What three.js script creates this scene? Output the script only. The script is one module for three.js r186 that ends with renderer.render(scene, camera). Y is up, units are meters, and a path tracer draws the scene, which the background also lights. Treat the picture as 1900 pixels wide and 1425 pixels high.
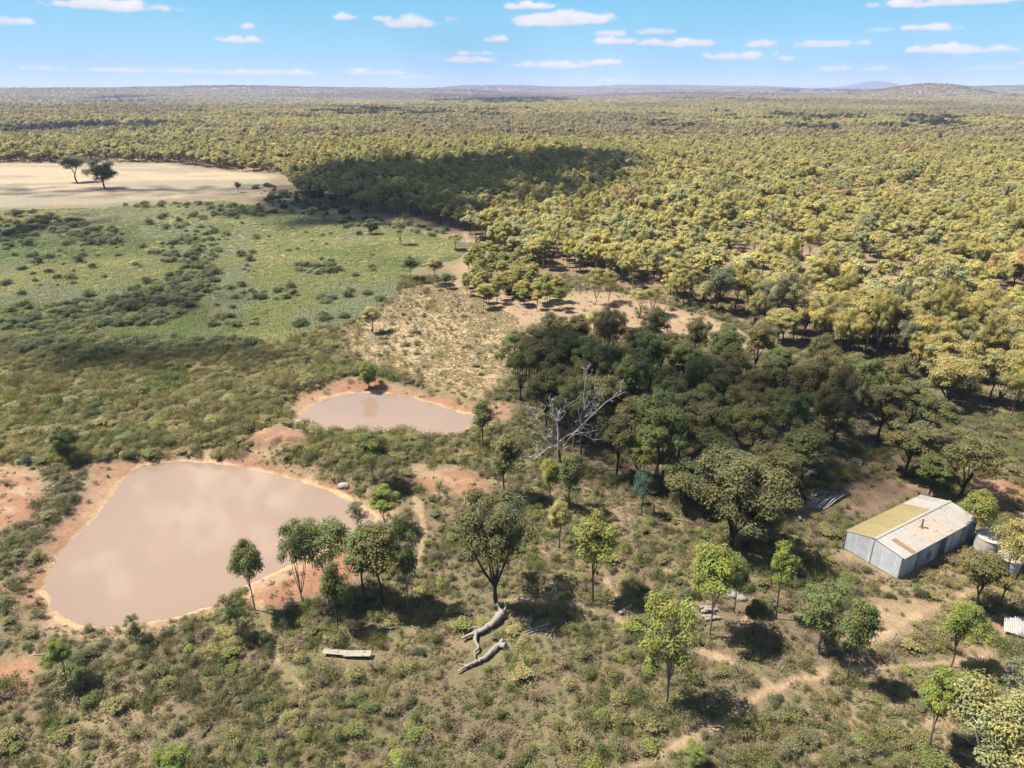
import * as THREE from 'three';

// ---------------------------------------------------------------- camera, sky, sun, exposure
const scene = new THREE.Scene();
const FPX = 1320, HORIZON = 165, CAM_H = 50;                        // focal length and horizon row in photo pixels (1900 x 1425), height in metres
const PITCH = Math.atan((712.5 - HORIZON) / FPX), CP = Math.cos(PITCH), SP = Math.sin(PITCH);
const camera = new THREE.PerspectiveCamera(2 * Math.atan(712.5 / FPX) * 180 / Math.PI, 4 / 3, 0.5, 120000);
camera.position.set(0, CAM_H, 0); camera.rotation.set(-PITCH, 0, 0); camera.updateMatrixWorld();

const EXPOSURE = 3.6;
const renderer = new THREE.WebGLRenderer();
renderer.toneMapping = THREE.LinearToneMapping; renderer.toneMappingExposure = EXPOSURE;
renderer.shadowMap.enabled = true;
const SUN_EL = 60 * Math.PI / 180, SUN_AZ = 8 * Math.PI / 180;     // from the left, a little beyond the scene
const SUN = new THREE.Vector3(-Math.cos(SUN_AZ) * Math.cos(SUN_EL), Math.sin(SUN_EL), -Math.sin(SUN_AZ) * Math.cos(SUN_EL));
const sun = new THREE.DirectionalLight(new THREE.Color().setRGB(1, 0.91, 0.75), 5.0);
sun.position.set(0, 0, -120).addScaledVector(SUN, 3000); sun.target.position.set(0, 0, -120);
sun.castShadow = true; sun.shadow.mapSize.set(4096, 4096); sun.shadow.radius = 1;
Object.assign(sun.shadow.camera, { left: -400, right: 400, top: 400, bottom: -400, near: 1, far: 6000 });
scene.add(sun, sun.target);

// ---------------------------------------------------------------- small tools
function rngOf(seed) { let a = seed >>> 0; return () => { a = (a + 0x6D2B79F5) | 0; let t = Math.imul(a ^ (a >>> 15), 1 | a); t = (t + Math.imul(t ^ (t >>> 7), 61 | t)) ^ t; return ((t ^ (t >>> 14)) >>> 0) / 4294967296; }; }
const R = rngOf(20240611);
const rr = (a, b, g = R) => a + (b - a) * g();
const clamp = (x, a = 0, b = 1) => x < a ? a : x > b ? b : x;
const sm = (a, b, x) => { const t = clamp((x - a) / (b - a)); return t * t * (3 - 2 * t); };
const mix = (a, b, t) => a + (b - a) * t;
const mix3 = (a, b, t) => [mix(a[0], b[0], t), mix(a[1], b[1], t), mix(a[2], b[2], t)];
function hash(i, j) { let h = Math.imul(i, 374761393) + Math.imul(j, 668265263) | 0; h = Math.imul(h ^ (h >>> 13), 1274126177); return ((h ^ (h >>> 16)) >>> 0) / 4294967296; }
function noise(x, y) {
  const i = Math.floor(x), j = Math.floor(y), u = x - i, v = y - j, a = u * u * (3 - 2 * u), b = v * v * (3 - 2 * v);
  const p = hash(i, j), q = hash(i + 1, j), r = hash(i, j + 1), s = hash(i + 1, j + 1);
  return p + (q - p) * a + (r - p) * b + (p - q - r + s) * a * b;
}
function fbm(x, y, n = 4) { let s = 0, a = 0.5, t = 0; for (let k = 0; k < n; k++) { s += a * noise(x, y); t += a; a *= 0.5; x = x * 2.03 + 17.3; y = y * 2.03 + 9.1; } return s / t; }
const names = {};
function numbered(n) { const k = names[n] = (names[n] ?? -1) + 1; return k ? n + '_' + String(k).padStart(3, '0') : n; }
function tag(o, label, category, group, kind) { if (label) o.userData.label = label; if (category) o.userData.category = category; if (group) o.userData.group = group; if (kind) o.userData.kind = kind; return o; }

// photo pixel -> point at height h
function G(px, py, h = 0) {
  const x = (px - 950) / FPX, y = -(py - 712.5) / FPX, dy = y * CP - SP, dz = -CP - y * SP, t = (CAM_H - h) / -dy;
  return new THREE.Vector3(x * t, h, dz * t);
}
// photo pixel -> point at distance |z|
function atZ(px, py, z) { const x = (px - 950) / FPX, y = -(py - 712.5) / FPX, dy = y * CP - SP, dz = -CP - y * SP, t = z / dz; return new THREE.Vector3(x * t, CAM_H + dy * t, z); }
function pxPerMetre(p) { return FPX / ((CAM_H - p.y) * SP - p.z * CP); }
class Poly {                                                        // a closed outline on the ground
  constructor(px, h = 0) { this.p = px.map(([x, y]) => { const g = G(x, y, h); return [g.x, g.z]; }); this.box(); }
  box() { const xs = this.p.map(q => q[0]), zs = this.p.map(q => q[1]); this.b = [Math.min(...xs), Math.max(...xs), Math.min(...zs), Math.max(...zs)]; return this; }
  sd(x, z, reach = 1e9) {
    const [a, b, c, d] = this.b;
    if (x < a - reach || x > b + reach || z < c - reach || z > d + reach) return reach;
    let m = 1e18, inside = false; const P = this.p, n = P.length;
    for (let i = 0, j = n - 1; i < n; j = i++) {
      const [xi, zi] = P[i], [xj, zj] = P[j], ex = xj - xi, ez = zj - zi, wx = x - xi, wz = z - zi;
      const t = clamp((wx * ex + wz * ez) / (ex * ex + ez * ez)), qx = wx - ex * t, qz = wz - ez * t; m = Math.min(m, qx * qx + qz * qz);
      if ((zi > z) !== (zj > z) && x < (xj - xi) * (z - zi) / (zj - zi) + xi) inside = !inside;
    }
    return inside ? -Math.sqrt(m) : Math.sqrt(m);
  }
}
class Track {                                                       // an open line on the ground
  constructor(px, w) { this.p = px.map(([x, y]) => { const g = G(x, y); return [g.x, g.z]; }); this.w = w; const xs = this.p.map(q => q[0]), zs = this.p.map(q => q[1]); this.b = [Math.min(...xs), Math.max(...xs), Math.min(...zs), Math.max(...zs)]; }
  d(x, z) {
    const [a, b, c, d] = this.b; if (x < a - 6 || x > b + 6 || z < c - 6 || z > d + 6) return 9;
    let m = 1e18; for (let i = 1; i < this.p.length; i++) { const [xi, zi] = this.p[i], [xj, zj] = this.p[i - 1], ex = xj - xi, ez = zj - zi, wx = x - xi, wz = z - zi, t = clamp((wx * ex + wz * ez) / (ex * ex + ez * ez)), qx = wx - ex * t, qz = wz - ez * t; m = Math.min(m, qx * qx + qz * qz); }
    return Math.sqrt(m);
  }
}

// ---------------------------------------------------------------- the sky: blue air with small fair-weather clouds, the same all round
{
  const w = 4096, h = 2048, data = new Float32Array(w * h * 4), k = 1 / EXPOSURE;
  const stops = [[-90, [0.50, 0.45, 0.38]], [-0.1, [0.55, 0.62, 0.66]], [0, [0.40, 0.62, 0.80]], [1.2, [0.40, 0.69, 0.86]], [3, [0.31, 0.68, 0.90]], [6, [0.21, 0.60, 0.87]], [14, [0.22, 0.52, 0.84]], [35, [0.20, 0.46, 0.78]], [90, [0.17, 0.40, 0.72]]];
  const rowColor = e => { for (let i = 1; i < stops.length; i++) if (e <= stops[i][0]) return mix3(stops[i - 1][1], stops[i][1], (e - stops[i - 1][0]) / (stops[i][0] - stops[i - 1][0])); return stops[8][1]; };
  for (let j = 0; j < h; j++) {
    const el = (j + 0.5) / h * 180 - 90, c = rowColor(el), se = Math.sin(el * Math.PI / 180), ce = Math.cos(el * Math.PI / 180);
    for (let i = 0; i < w; i++) {
      const o = (j * w + i) * 4; let q = c;
      if (el > 0) {
        const az = ((i + 0.5) / w - 0.5) * 2 * Math.PI, dx = Math.cos(az) * ce, dz = Math.sin(az) * ce;
        const toSun = Math.max(0, dx * SUN.x + se * SUN.y + dz * SUN.z), glow = 0.10 * toSun * toSun + 0.5 * Math.pow(toSun, 24);
        q = [c[0] + glow, c[1] + glow * 0.9, c[2] + glow * 0.7];
        if (el > 7.5) {                                             // clouds overhead on one flat layer
          const x = dx / se, z = dz / se, f = fbm(x * 1.5 + 40, z * 1.5 + 12, 5), a = sm(0.50, 0.62, f) * sm(7.5, 12, el) * 0.95;
          if (a > 0) q = mix3(q, mix3([1.02, 1.0, 0.98], [0.82, 0.82, 0.85], sm(0.6, 0.78, f)), a);
        }
      }
      data[o] = q[0] * k; data[o + 1] = q[1] * k; data[o + 2] = q[2] * k; data[o + 3] = 1;
    }
  }
  const dirOf = (px, py) => { const x = (px - 950) / FPX, y = -(py - 712.5) / FPX, dy = y * CP - SP, dz = -CP - y * SP; return [Math.atan2(dz, x), Math.atan2(dy, Math.hypot(x, dz))]; };
  const drawCloud = (az, el, wid, hei, seed, dense) => {            // half extents in radians; flat base
    const i0 = Math.floor(((az - wid * 1.3) / (2 * Math.PI) + 0.5) * w), i1 = Math.ceil(((az + wid * 1.3) / (2 * Math.PI) + 0.5) * w);
    const j0 = Math.max(h / 2, Math.floor(((el - hei * 1.4) / Math.PI + 0.5) * h)), j1 = Math.ceil(((el + hei * 1.7) / Math.PI + 0.5) * h), asp = wid / hei;
    for (let j = j0; j <= j1; j++) for (let i = i0; i <= i1; i++) {
      const u = (((i + 0.5) / w - 0.5) * 2 * Math.PI - az) / wid, v = (((j + 0.5) / h - 0.5) * Math.PI - el) / hei;
      const n = fbm(u * asp * 0.55 + seed * 7.7, v * 1.1 + seed * 3.1, 5), lumps = fbm(u * 2.1 + seed, 5.5, 3);
      const top = 0.25 + 1.1 * lumps, d = 1 - u * u * 0.95 - (v > 0 ? v * v / (top * top) : v * v * 4.5) + (n - 0.5) * 1.9;
      const a = sm(0.10, 0.6, d) * Math.min(1, dense * 1.1); if (a <= 0) continue;
      const lit = clamp(0.55 + 0.5 * v + (n - 0.5) * 0.7), q = mix3([0.62, 0.66, 0.76], [1.0, 0.97, 0.95], lit), o = (j * w + ((i % w) + w) % w) * 4;
      for (let c = 0; c < 3; c++) data[o + c] = mix(data[o + c], q[c] * k, a);
    }
  };
  const seen = [[195, 12, 125, 14, 1], [648, 33, 25, 7, .8], [708, 34, 16, 6, .8], [762, 44, 66, 15, 1], [458, 49, 15, 6, .8], [450, 74, 42, 7, .9], [841, 36, 16, 5, .3], [920, 73, 22, 7, .9], [868, 112, 50, 7, .9], [857, 99, 24, 4, .7], [906, 99, 12, 4, .6], [78, 127, 38, 4, .7], [250, 131, 75, 6, .8], [360, 133, 35, 5, .6], [480, 135, 90, 6, .85], [690, 135, 46, 7, .9], [775, 144, 40, 4, .5], [982, 12, 42, 8, 1], [1030, 37, 90, 17, 1], [1130, 63, 30, 7, .8], [1145, 77, 38, 9, .95], [1215, 60, 34, 6, .6], [1258, 81, 66, 11, 1], [1420, 82, 34, 9, .9], [1375, 104, 62, 9, .95], [1458, 110, 14, 5, .6], [1535, 82, 64, 8, .7], [1725, 52, 60, 8, .85], [1640, 56, 26, 4, .4], [1770, 4, 150, 11, .95], [1785, 93, 105, 10, .9], [1545, 128, 28, 5, .8], [1630, 128, 24, 5, .6], [1840, 126, 44, 4, .45], [1020, 122, 66, 8, .9], [1110, 117, 42, 6, .8], [1135, 150, 40, 4, .6], [1675, 148, 16, 4, .5], [370, 154, 24, 3, .4]];
  let lo = 1e9, hi = -1e9;
  for (const [x, y, a, b, d] of seen) { const [az, el] = dirOf(x, y), [az2] = dirOf(x + a, y), [, el2] = dirOf(x, y - b); drawCloud(az, el, Math.abs(az2 - az) * 1.22, Math.abs(el2 - el) * 1.45, x * 0.37 + y, y > 95 ? Math.min(1, d * 1.4) : d); lo = Math.min(lo, az); hi = Math.max(hi, az); }
  const g = rngOf(77);
  for (let n = 0; n < 210; n++) { const az = rr(-Math.PI, Math.PI, g); const el = Math.pow(g(), 1.3) * 0.14 + 0.008, s = rr(0.5, 1.4, g) * (0.25 + el * 5); if (az > lo - 0.03 && az < hi + 0.03) continue; drawCloud(az, el, 0.055 * s, 0.0085 * s, n * 1.7, rr(0.5, 1, g)); }
  const sky = new THREE.DataTexture(data, w, h, THREE.RGBAFormat, THREE.FloatType);
  sky.mapping = THREE.EquirectangularReflectionMapping; sky.magFilter = sky.minFilter = THREE.LinearFilter; sky.needsUpdate = true;
  scene.background = sky; scene.environment = sky;
}
scene.fog = new THREE.FogExp2(new THREE.Color().setRGB(0.46, 0.56, 1.0), 0.000062);

// ---------------------------------------------------------------- outlines of the setting
const WATER = -0.5;
const bigDam = new Poly([[82, 1090], [95, 1125], [120, 1150], [150, 1161], [232, 1164], [300, 1151], [370, 1133], [410, 1117], [452, 1088], [500, 1068], [560, 1042], [605, 1018], [645, 995], [690, 975], [700, 960], [662, 936], [620, 915], [560, 893], [480, 872], [400, 860], [330, 856], [262, 864], [236, 880], [207, 920], [182, 955], [150, 985], [120, 1015], [95, 1050]], WATER);
const smallDam = new Poly([[548, 777], [570, 757], [600, 741], [645, 730], [700, 727], [770, 738], [812, 752], [850, 765], [884, 772], [878, 790], [850, 805], [800, 808], [740, 806], [680, 805], [620, 800], [575, 788]], WATER);
const greenField = new Poly([[-120, 395], [200, 385], [420, 372], [520, 392], [620, 405], [720, 415], [800, 440], [880, 452], [850, 480], [760, 500], [740, 545], [700, 580], [620, 610], [520, 645], [300, 640], [150, 620], [-160, 640]]);
const strawField = new Poly([[-300, 303], [60, 303], [300, 303], [420, 318], [510, 324], [480, 350], [420, 360], [200, 378], [-200, 388]]);
const dryField = new Poly([[660, 560], [740, 540], [850, 520], [880, 545], [960, 590], [985, 640], [940, 700], [880, 740], [800, 720], [720, 690], [650, 660], [620, 615]]);
const sandStrip = new Poly([[868, 455], [905, 462], [890, 510], [960, 560], [1060, 545], [1150, 545], [1260, 575], [1345, 600], [1420, 650], [1330, 640], [1200, 610], [1080, 612], [960, 600], [860, 560], [845, 500]]);
const clay = [new Poly([[-60, 868], [60, 868], [75, 900], [55, 960], [20, 985], [-60, 985]]), new Poly([[180, 870], [250, 855], [262, 870], [200, 935], [140, 1000], [95, 1060], [80, 1040], [110, 985], [160, 930]]), new Poly([[455, 1100], [560, 1040], [650, 1005], [690, 1040], [660, 1085], [560, 1120], [480, 1135]]), new Poly([[770, 865], [860, 870], [905, 900], [900, 925], [800, 925], [760, 900]]), new Poly([[455, 822], [480, 805], [555, 812], [560, 830], [500, 850], [460, 855]]), new Poly([[540, 778], [560, 735], [640, 708], [700, 705], [830, 738], [885, 752], [955, 755], [950, 785], [900, 800], [870, 775], [700, 722], [600, 738]]), new Poly([[1570, 900], [1700, 890], [1760, 920], [1680, 920], [1600, 962], [1570, 950]]), new Poly([[1810, 895], [1920, 890], [1960, 915], [1840, 925]]), new Poly([[1835, 1155], [1900, 1150], [1920, 1180], [1850, 1175]]), new Poly([[-30, 1240], [60, 1225], [75, 1250], [10, 1310], [-40, 1320]])];
const barePaths = new Poly([[1610, 1120], [1700, 1112], [1745, 1118], [1690, 1165], [1640, 1185], [1590, 1210], [1560, 1195], [1620, 1160]]);
const tracks = [new Track([[1150, 1425], [1230, 1400], [1330, 1345], [1400, 1300], [1480, 1262], [1540, 1245], [1660, 1240], [1760, 1232], [1840, 1215]], 0.5), new Track([[1040, 1112], [1110, 1135], [1180, 1163]], 0.5), new Track([[1290, 1205], [1340, 1225], [1400, 1255], [1430, 1275]], 0.6), new Track([[1590, 1205], [1640, 1180], [1700, 1140], [1760, 1115], [1830, 1090]], 0.5), new Track([[1040, 1120], [1000, 1115], [940, 1110]], 0.5), new Track([[1345, 1195], [1370, 1165], [1390, 1150]], 0.5), new Track([[480, 1130], [500, 1180], [520, 1240], [560, 1270]], 0.5), new Track([[1120, 1060], [1135, 1100], [1180, 1130]], 0.35), new Track([[770, 930], [790, 990], [770, 1060]], 0.5), new Track([[862, 430], [880, 480], [860, 540], [930, 570], [960, 600], [930, 680], [890, 740]], 1.4), new Track([[1500, 1262], [1600, 1245]], 0.4), new Track([[1900, 960], [1960, 950]], 1)];
const forestEdge = new Poly([[-2200, 302], [-300, 302], [60, 302], [300, 302], [420, 317], [515, 322], [555, 372], [620, 384], [700, 398], [780, 408], [850, 432], [905, 462], [930, 485], [985, 500], [1010, 508], [1060, 508], [1130, 530], [1180, 560], [1290, 575], [1345, 590], [1440, 650], [1560, 672], [1640, 700], [1720, 745], [1800, 770], [1960, 790], [2600, 800], [9000, 172], [-9000, 172]]);
const grove = new Poly([[965, 705], [1010, 685], [1090, 668], [1180, 668], [1260, 690], [1400, 715], [1500, 735], [1620, 765], [1700, 800], [1760, 850], [1690, 850], [1600, 830], [1520, 860], [1480, 920], [1400, 960], [1300, 960], [1150, 890], [1050, 850], [990, 800], [955, 745]]);
const shedFoot = new Poly([[1555, 1030], [1690, 955], [1815, 990], [1680, 1075]]);

// ---------------------------------------------------------------- the lie of the land
const hillAt = (px, r, hh, across, along) => { if (r > 9900) { const f = 0.55; r *= f; hh = (hh - 50) * f * 0.55 + 26; across *= f * 1.5; along *= f; } else if (r > 5000) hh *= 0.5; const az = Math.atan2((px - 950) / FPX, CP + (712.5 - HORIZON) / FPX * SP); return { x: Math.sin(az) * r, z: -Math.cos(az) * r, s: Math.sin(az), c: Math.cos(az), hh, across, along }; };
const hills = [hillAt(1735, 4700, 50, 250, 400), hillAt(1640, 4600, 14, 260, 400), hillAt(1800, 4900, 16, 300, 400), hillAt(1500, 27000, 130, 2000, 1500), hillAt(1622, 26500, 290, 500, 1200), hillAt(1755, 27000, 230, 520, 1200), hillAt(1690, 27500, 150, 1100, 1500), hillAt(1880, 27000, 170, 1100, 1500), hillAt(1350, 21000, 150, 1600, 1500), hillAt(1180, 19000, 165, 1500, 1500), hillAt(1000, 17000, 120, 2600, 1500), hillAt(700, 12000, 105, 1500, 900), hillAt(460, 9000, 88, 420, 500), hillAt(900, 9500, 84, 900, 600), hillAt(1150, 8200, 78, 900, 600), hillAt(1400, 7600, 70, 700, 500), hillAt(250, 11000, 92, 1600, 800), hillAt(40, 9800, 84, 700, 600), hillAt(-150, 9000, 90, 900, 600), hillAt(580, 10500, 90, 900, 600), hillAt(2200, 14000, 160, 3000, 1500), hillAt(120, 5600, 42, 420, 300), hillAt(900, 5200, 34, 700, 300), hillAt(1300, 5200, 34, 500, 300)];
function farHeight(x, z) {
  const r = Math.hypot(x, z); if (r < 500) return 0;
  let h = sm(500, 2500, r) * (fbm(x / 900 + 5, z / 900 + 3, 4) - 0.5) * 34;
  if (r > 2500) h += sm(2500, 8000, r) * (fbm(x / 2600 + 11, z / 2600, 5) - 0.46) * 80;
  if (r > 2000) for (const q of hills) { const dx = x - q.x, dz = z - q.z, a = dx * q.c + dz * q.s, b = -dx * q.s + dz * q.c; const e = a * a / (q.across * q.across) + b * b / (q.along * q.along); if (e < 9) h += q.hh * Math.exp(-e); }
  return h;
}
const gully = new Poly([[470, 826], [485, 806], [520, 801], [560, 812], [575, 830], [530, 826], [500, 836]]);
function height(x, z) {
  let h = (fbm(x / 26, z / 26, 3) - 0.5) * 0.7 + (fbm(x / 3.1, z / 3.1, 2) - 0.5) * 0.14;
  for (const p of [bigDam, smallDam]) {
    const s = p.sd(x, z, 14); if (s >= 14) continue;
    const sw = s + (noise(x * 0.7, z * 0.7) - 0.5) * 0.5 + (noise(x * 2.1, z * 2.1) - 0.5) * 0.25;
    const bank = sw < 0 ? WATER - Math.min(0.7, -sw * 0.3) : WATER + sw * 0.22 + 0.1 * sm(0, 0.4, sw);
    const rise = p === smallDam ? 0.7 : 0.55;
    h = mix(bank, h + rise * Math.exp(-((s - 5) ** 2) / 12), sm(1.2, 5.5, s));
  }
  const s = gully.sd(x, z, 6); if (s < 6) { const e = s + (fbm(x * 0.8, z * 0.8, 3) - 0.5) * 2.2; h += 0.6 * sm(0.5, -0.3, e) - 0.5 * sm(1.6, 0, Math.abs(e - 1.2)); }
  return h + farHeight(x, z);
}

// ---------------------------------------------------------------- ground colours: soils, grasses, tracks
const C = { litter: [.082, .062, .039], tan: [.150, .110, .070], olive: [.066, .064, .027], red: [.150, .074, .044], pink: [.188, .128, .088], sand: [.225, .168, .112], green: [.064, .084, .027], lime: [.098, .108, .036], grey: [.096, .104, .062], straw: [.185, .158, .112], dry: [.185, .142, .082], forest: [.135, .096, .058], canopy: [.056, .052, .030], purple: [.046, .040, .038] };
function paddock(x, z, n3, n1) { return mix3(mix3(C.green, C.lime, sm(0.40, 0.60, n3 * 0.75 + n1 * 0.25)), [.140, .136, .052], 0.8 * sm(0.50, 0.70, fbm(x / 48 + 31, z / 34 + 4, 3))); }
function groundColor(x, z, r) {
  const n1 = fbm(x / 9, z / 9, 4), n2 = fbm(x / 2.3 + 30, z / 2.3, 3), n3 = fbm(x / 40 + 7, z / 40, 3), n4 = fbm(x / 0.8, z / 0.8, 2);
  const w = (n1 - 0.5) * 9 + (n2 - 0.5) * 2.5;
  let c = mix3(C.litter, C.tan, sm(0.42, 0.66, n1 * 0.55 + n2 * 0.45)); c = mix3(c, C.olive, sm(0.45, 0.6, n3 * 0.5 + n2 * 0.5) * 0.75);
  if (z > -250) { let near = 0; const right = sm(10, 50, x) * sm(-75, -45, z); near = right; c = mix3(c, C.tan, near * sm(0.4, 0.6, n1) * 0.7); }
  let m = sm(4, -4, dryField.sd(x, z, 20) + w * 0.8); if (m > 0) c = mix3(c, mix3(C.dry, C.sand, sm(0.5, 0.7, n2 * 0.6 + n1 * 0.4) * 0.6), m);
  m = sm(6, -6, greenField.sd(x, z, 30) + w * 1.1);
  if (m > 0) { let g = paddock(x, z, n3, n1); g = mix3(g, C.grey, sm(0.48, 0.62, fbm(x / 14 + 50, z / 30, 4)) * 0.75); g = mix3(g, C.dry, sm(0.55, 0.7, fbm(x / 30 + 90, z / 22, 3)) * 0.5 + 0.35 * sm(-60, -10, x)); c = mix3(c, g, m); }
  m = sm(9, -9, strawField.sd(x, z, 60) + w * 2); if (m > 0) c = mix3(c, mix3(mix3(C.straw, C.sand, n1), [.118, .108, .082], 0.85 * sm(0.36, 0.6, fbm(x / 60 + 3, z / 25, 3))), m);
  m = sm(3, -3, sandStrip.sd(x, z, 20) + w * 0.7); if (m > 0) c = mix3(c, mix3(C.pink, C.dry, sm(0.4, 0.62, n1)), m * 0.85);
  if (z < -130) { m = sm(3, -6, forestEdge.sd(x, z, 15) + w); if (m > 0) c = mix3(c, mix3(C.forest, C.litter, sm(0.45, 0.7, n2)), m); }
  for (let i = 0; i < clay.length; i++) { const s = clay[i].sd(x, z, 8); if (s < 8) { m = sm(1.3, -1.3, s + w * 0.45); c = mix3(c, mix3(i === 6 ? [.125, .082, .056] : C.red, C.pink, sm(0.45, 0.65, n2 * 0.5 + n1 * 0.5)), m * 0.95); } }
  m = sm(1, -1, barePaths.sd(x, z, 6) + w * 0.35); if (m > 0) c = mix3(c, C.sand, m * 0.4);
  for (const t of tracks) { const d = t.d(x, z); if (d < 3) c = mix3(c, mix3(C.sand, C.pink, n2), sm(t.w * 0.95, t.w * 0.25, d + (n2 - 0.5) * 1.1 + (n1 - 0.5) * 0.8) * 0.7); }
  for (const p of [bigDam, smallDam]) { const s = p.sd(x, z, 9); if (s < 9) { c = mix3(c, mix3(C.pink, C.red, sm(0.4, 0.6, n1)), sm(3.4, 0.8, s + w * 0.4) * 0.85); c = mix3(c, [.26, .185, .112], sm(0.65, 0.2, s + (n2 - 0.5) * 1.1 + (n1 - 0.5) * 0.8) * 0.9); } }
  const gs = gully.sd(x, z, 5); if (gs < 5) c = mix3(c, mix3([.10, .055, .03], C.pink, n2), sm(1.6, 0, Math.abs(gs)) * 0.8);
  const v = 0.82 + 0.36 * n4; return [c[0] * v, c[1] * v, c[2] * v];
}
function tileTexture(size, fn, srgb) {
  const d = new Uint8Array(size * size * 4);
  for (let j = 0; j < size; j++) for (let i = 0; i < size; i++) { const q = fn(i / size, j / size), o = (j * size + i) * 4; d[o] = clamp(q[0]) * 255; d[o + 1] = clamp(q[1]) * 255; d[o + 2] = clamp(q[2]) * 255; d[o + 3] = 255; }
  const t = new THREE.DataTexture(d, size, size); t.wrapS = t.wrapT = THREE.RepeatWrapping; t.magFilter = THREE.LinearFilter; t.minFilter = THREE.LinearMipmapLinearFilter; t.generateMipmaps = true; if (srgb) t.colorSpace = THREE.SRGBColorSpace; t.needsUpdate = true; return t;
}
const wrapNoise = (u, v, f, seed) => { // noise that repeats every unit
  const x = u * f, y = v * f, i = Math.floor(x), j = Math.floor(y), a = x - i, b = y - j, A = a * a * (3 - 2 * a), B = b * b * (3 - 2 * b), hh = (p, q) => hash(((p % f) + f) % f + seed * 131, ((q % f) + f) % f + seed * 57);
  return mix(mix(hh(i, j), hh(i + 1, j), A), mix(hh(i, j + 1), hh(i + 1, j + 1), A), B);
};
const litterMap = tileTexture(512, (u, v) => { const a = wrapNoise(u, v, 24, 1), b = wrapNoise(u, v, 64, 2), c = wrapNoise(u, v, 160, 3); const k = 0.66 + 0.18 * (a - 0.5) + 0.28 * (b - 0.5) + 0.42 * (c - 0.5) + (c > 0.86 ? 0.16 : 0); return [k + 0.03, k, k - 0.04]; });
const litterBump = tileTexture(512, (u, v) => { const k = 0.5 * wrapNoise(u, v, 40, 4) + 0.5 * wrapNoise(u, v, 128, 5); return [k, k, k]; });
{
  const rs = []; let r = 6; while (r < 42) { rs.push(r); r += 4; } r = 34; rs.length = 0; for (let q = 4; q < 34; q += 6) rs.push(q);
  while (r < 175) { rs.push(r); r += 0.36; } while (r < 900) { rs.push(r); r *= 1.009; } while (r < 26000) { rs.push(r); r *= 1.03; }
  const th = []; for (let a = -53; a <= 53.001; a += 0.2) th.push(a); for (let a = 60; a < 303; a += 7) th.push(a);
  const nr = rs.length, nt = th.length, pos = new Float32Array((nr * nt + 1) * 3), col = new Float32Array((nr * nt + 1) * 3), uv = new Float32Array((nr * nt + 1) * 2), idx = new Uint32Array((nr - 1) * nt * 6 + nt * 3);
  let k = 0;
  for (let j = 0; j < nt; j++) for (let i = 0; i < nr; i++) {
    const a = th[j] * Math.PI / 180, x = Math.sin(a) * rs[i], z = -Math.cos(a) * rs[i], y = height(x, z), c = groundColor(x, z, rs[i]), o = j * nr + i;
    pos.set([x, y, z], o * 3); col.set(c, o * 3); uv.set([x / 6, z / 6], o * 2);
  }
  const mid = nr * nt; pos.set([0, height(0, 0), 0], mid * 3); col.set(C.tan, mid * 3);
  for (let j = 0; j < nt; j++) { const jn = (j + 1) % nt; idx.set([mid, jn * nr, j * nr], k); k += 3; for (let i = 0; i + 1 < nr; i++) { const a = j * nr + i, b = jn * nr + i; idx.set([a, b, a + 1, b, b + 1, a + 1], k); k += 6; } }
  const g = new THREE.BufferGeometry(); g.setAttribute('position', new THREE.BufferAttribute(pos, 3)); g.setAttribute('color', new THREE.BufferAttribute(col, 3)); g.setAttribute('uv', new THREE.BufferAttribute(uv, 2)); g.setIndex(new THREE.BufferAttribute(idx, 1)); g.computeVertexNormals();
  const m = new THREE.MeshStandardMaterial({ vertexColors: true, map: litterMap, bumpMap: litterBump, bumpScale: 0.05, roughness: 0.96 }); m.color.setRGB(1.22, 1.22, 1.22);
  const o = new THREE.Mesh(g, m); o.name = 'ground'; tag(o, 'dry red-brown earth, grassland and wooded hills reaching the horizon', null, null, 'structure'); scene.add(o);
}
// muddy water
function water(poly, name, label) {
  const cx = poly.p.reduce((s, q) => s + q[0], 0) / poly.p.length, cz = poly.p.reduce((s, q) => s + q[1], 0) / poly.p.length;
  const s = new THREE.Shape(poly.p.map(([x, z]) => { const d = Math.hypot(x - cx, z - cz), k = (d + 1.6) / d; return new THREE.Vector2(cx + (x - cx) * k, -(cz + (z - cz) * k)); }));
  const g = new THREE.ShapeGeometry(s); g.rotateX(-Math.PI / 2); g.translate(0, WATER, 0);
  const p = g.attributes.position, u = new Float32Array(p.count * 2); for (let i = 0; i < p.count; i++) { u[2 * i] = p.getX(i) / 5; u[2 * i + 1] = p.getZ(i) / 5; } g.setAttribute('uv', new THREE.BufferAttribute(u, 2));
  const o = new THREE.Mesh(g, waterMat); o.name = name; tag(o, label, null, null, 'structure'); scene.add(o);
}
const ripple = tileTexture(256, (u, v) => { const k = 0.5 * wrapNoise(u, v, 9, 6) + 0.3 * wrapNoise(u, v, 23, 7) + 0.2 * wrapNoise(u, v, 60, 8); return [k, k, k]; });
const waterMat = new THREE.MeshPhysicalMaterial({ roughness: 0.05, ior: 1.4, clearcoat: 0.2, clearcoatRoughness: 0.03, bumpMap: ripple, bumpScale: 0.002 }); waterMat.color.setRGB(.140, .101, .080);
water(bigDam, 'dam_water', 'large muddy pink-brown dam with clay banks');
water(smallDam, 'dam_water_001', 'smaller muddy dam with orange clay rim');

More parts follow.
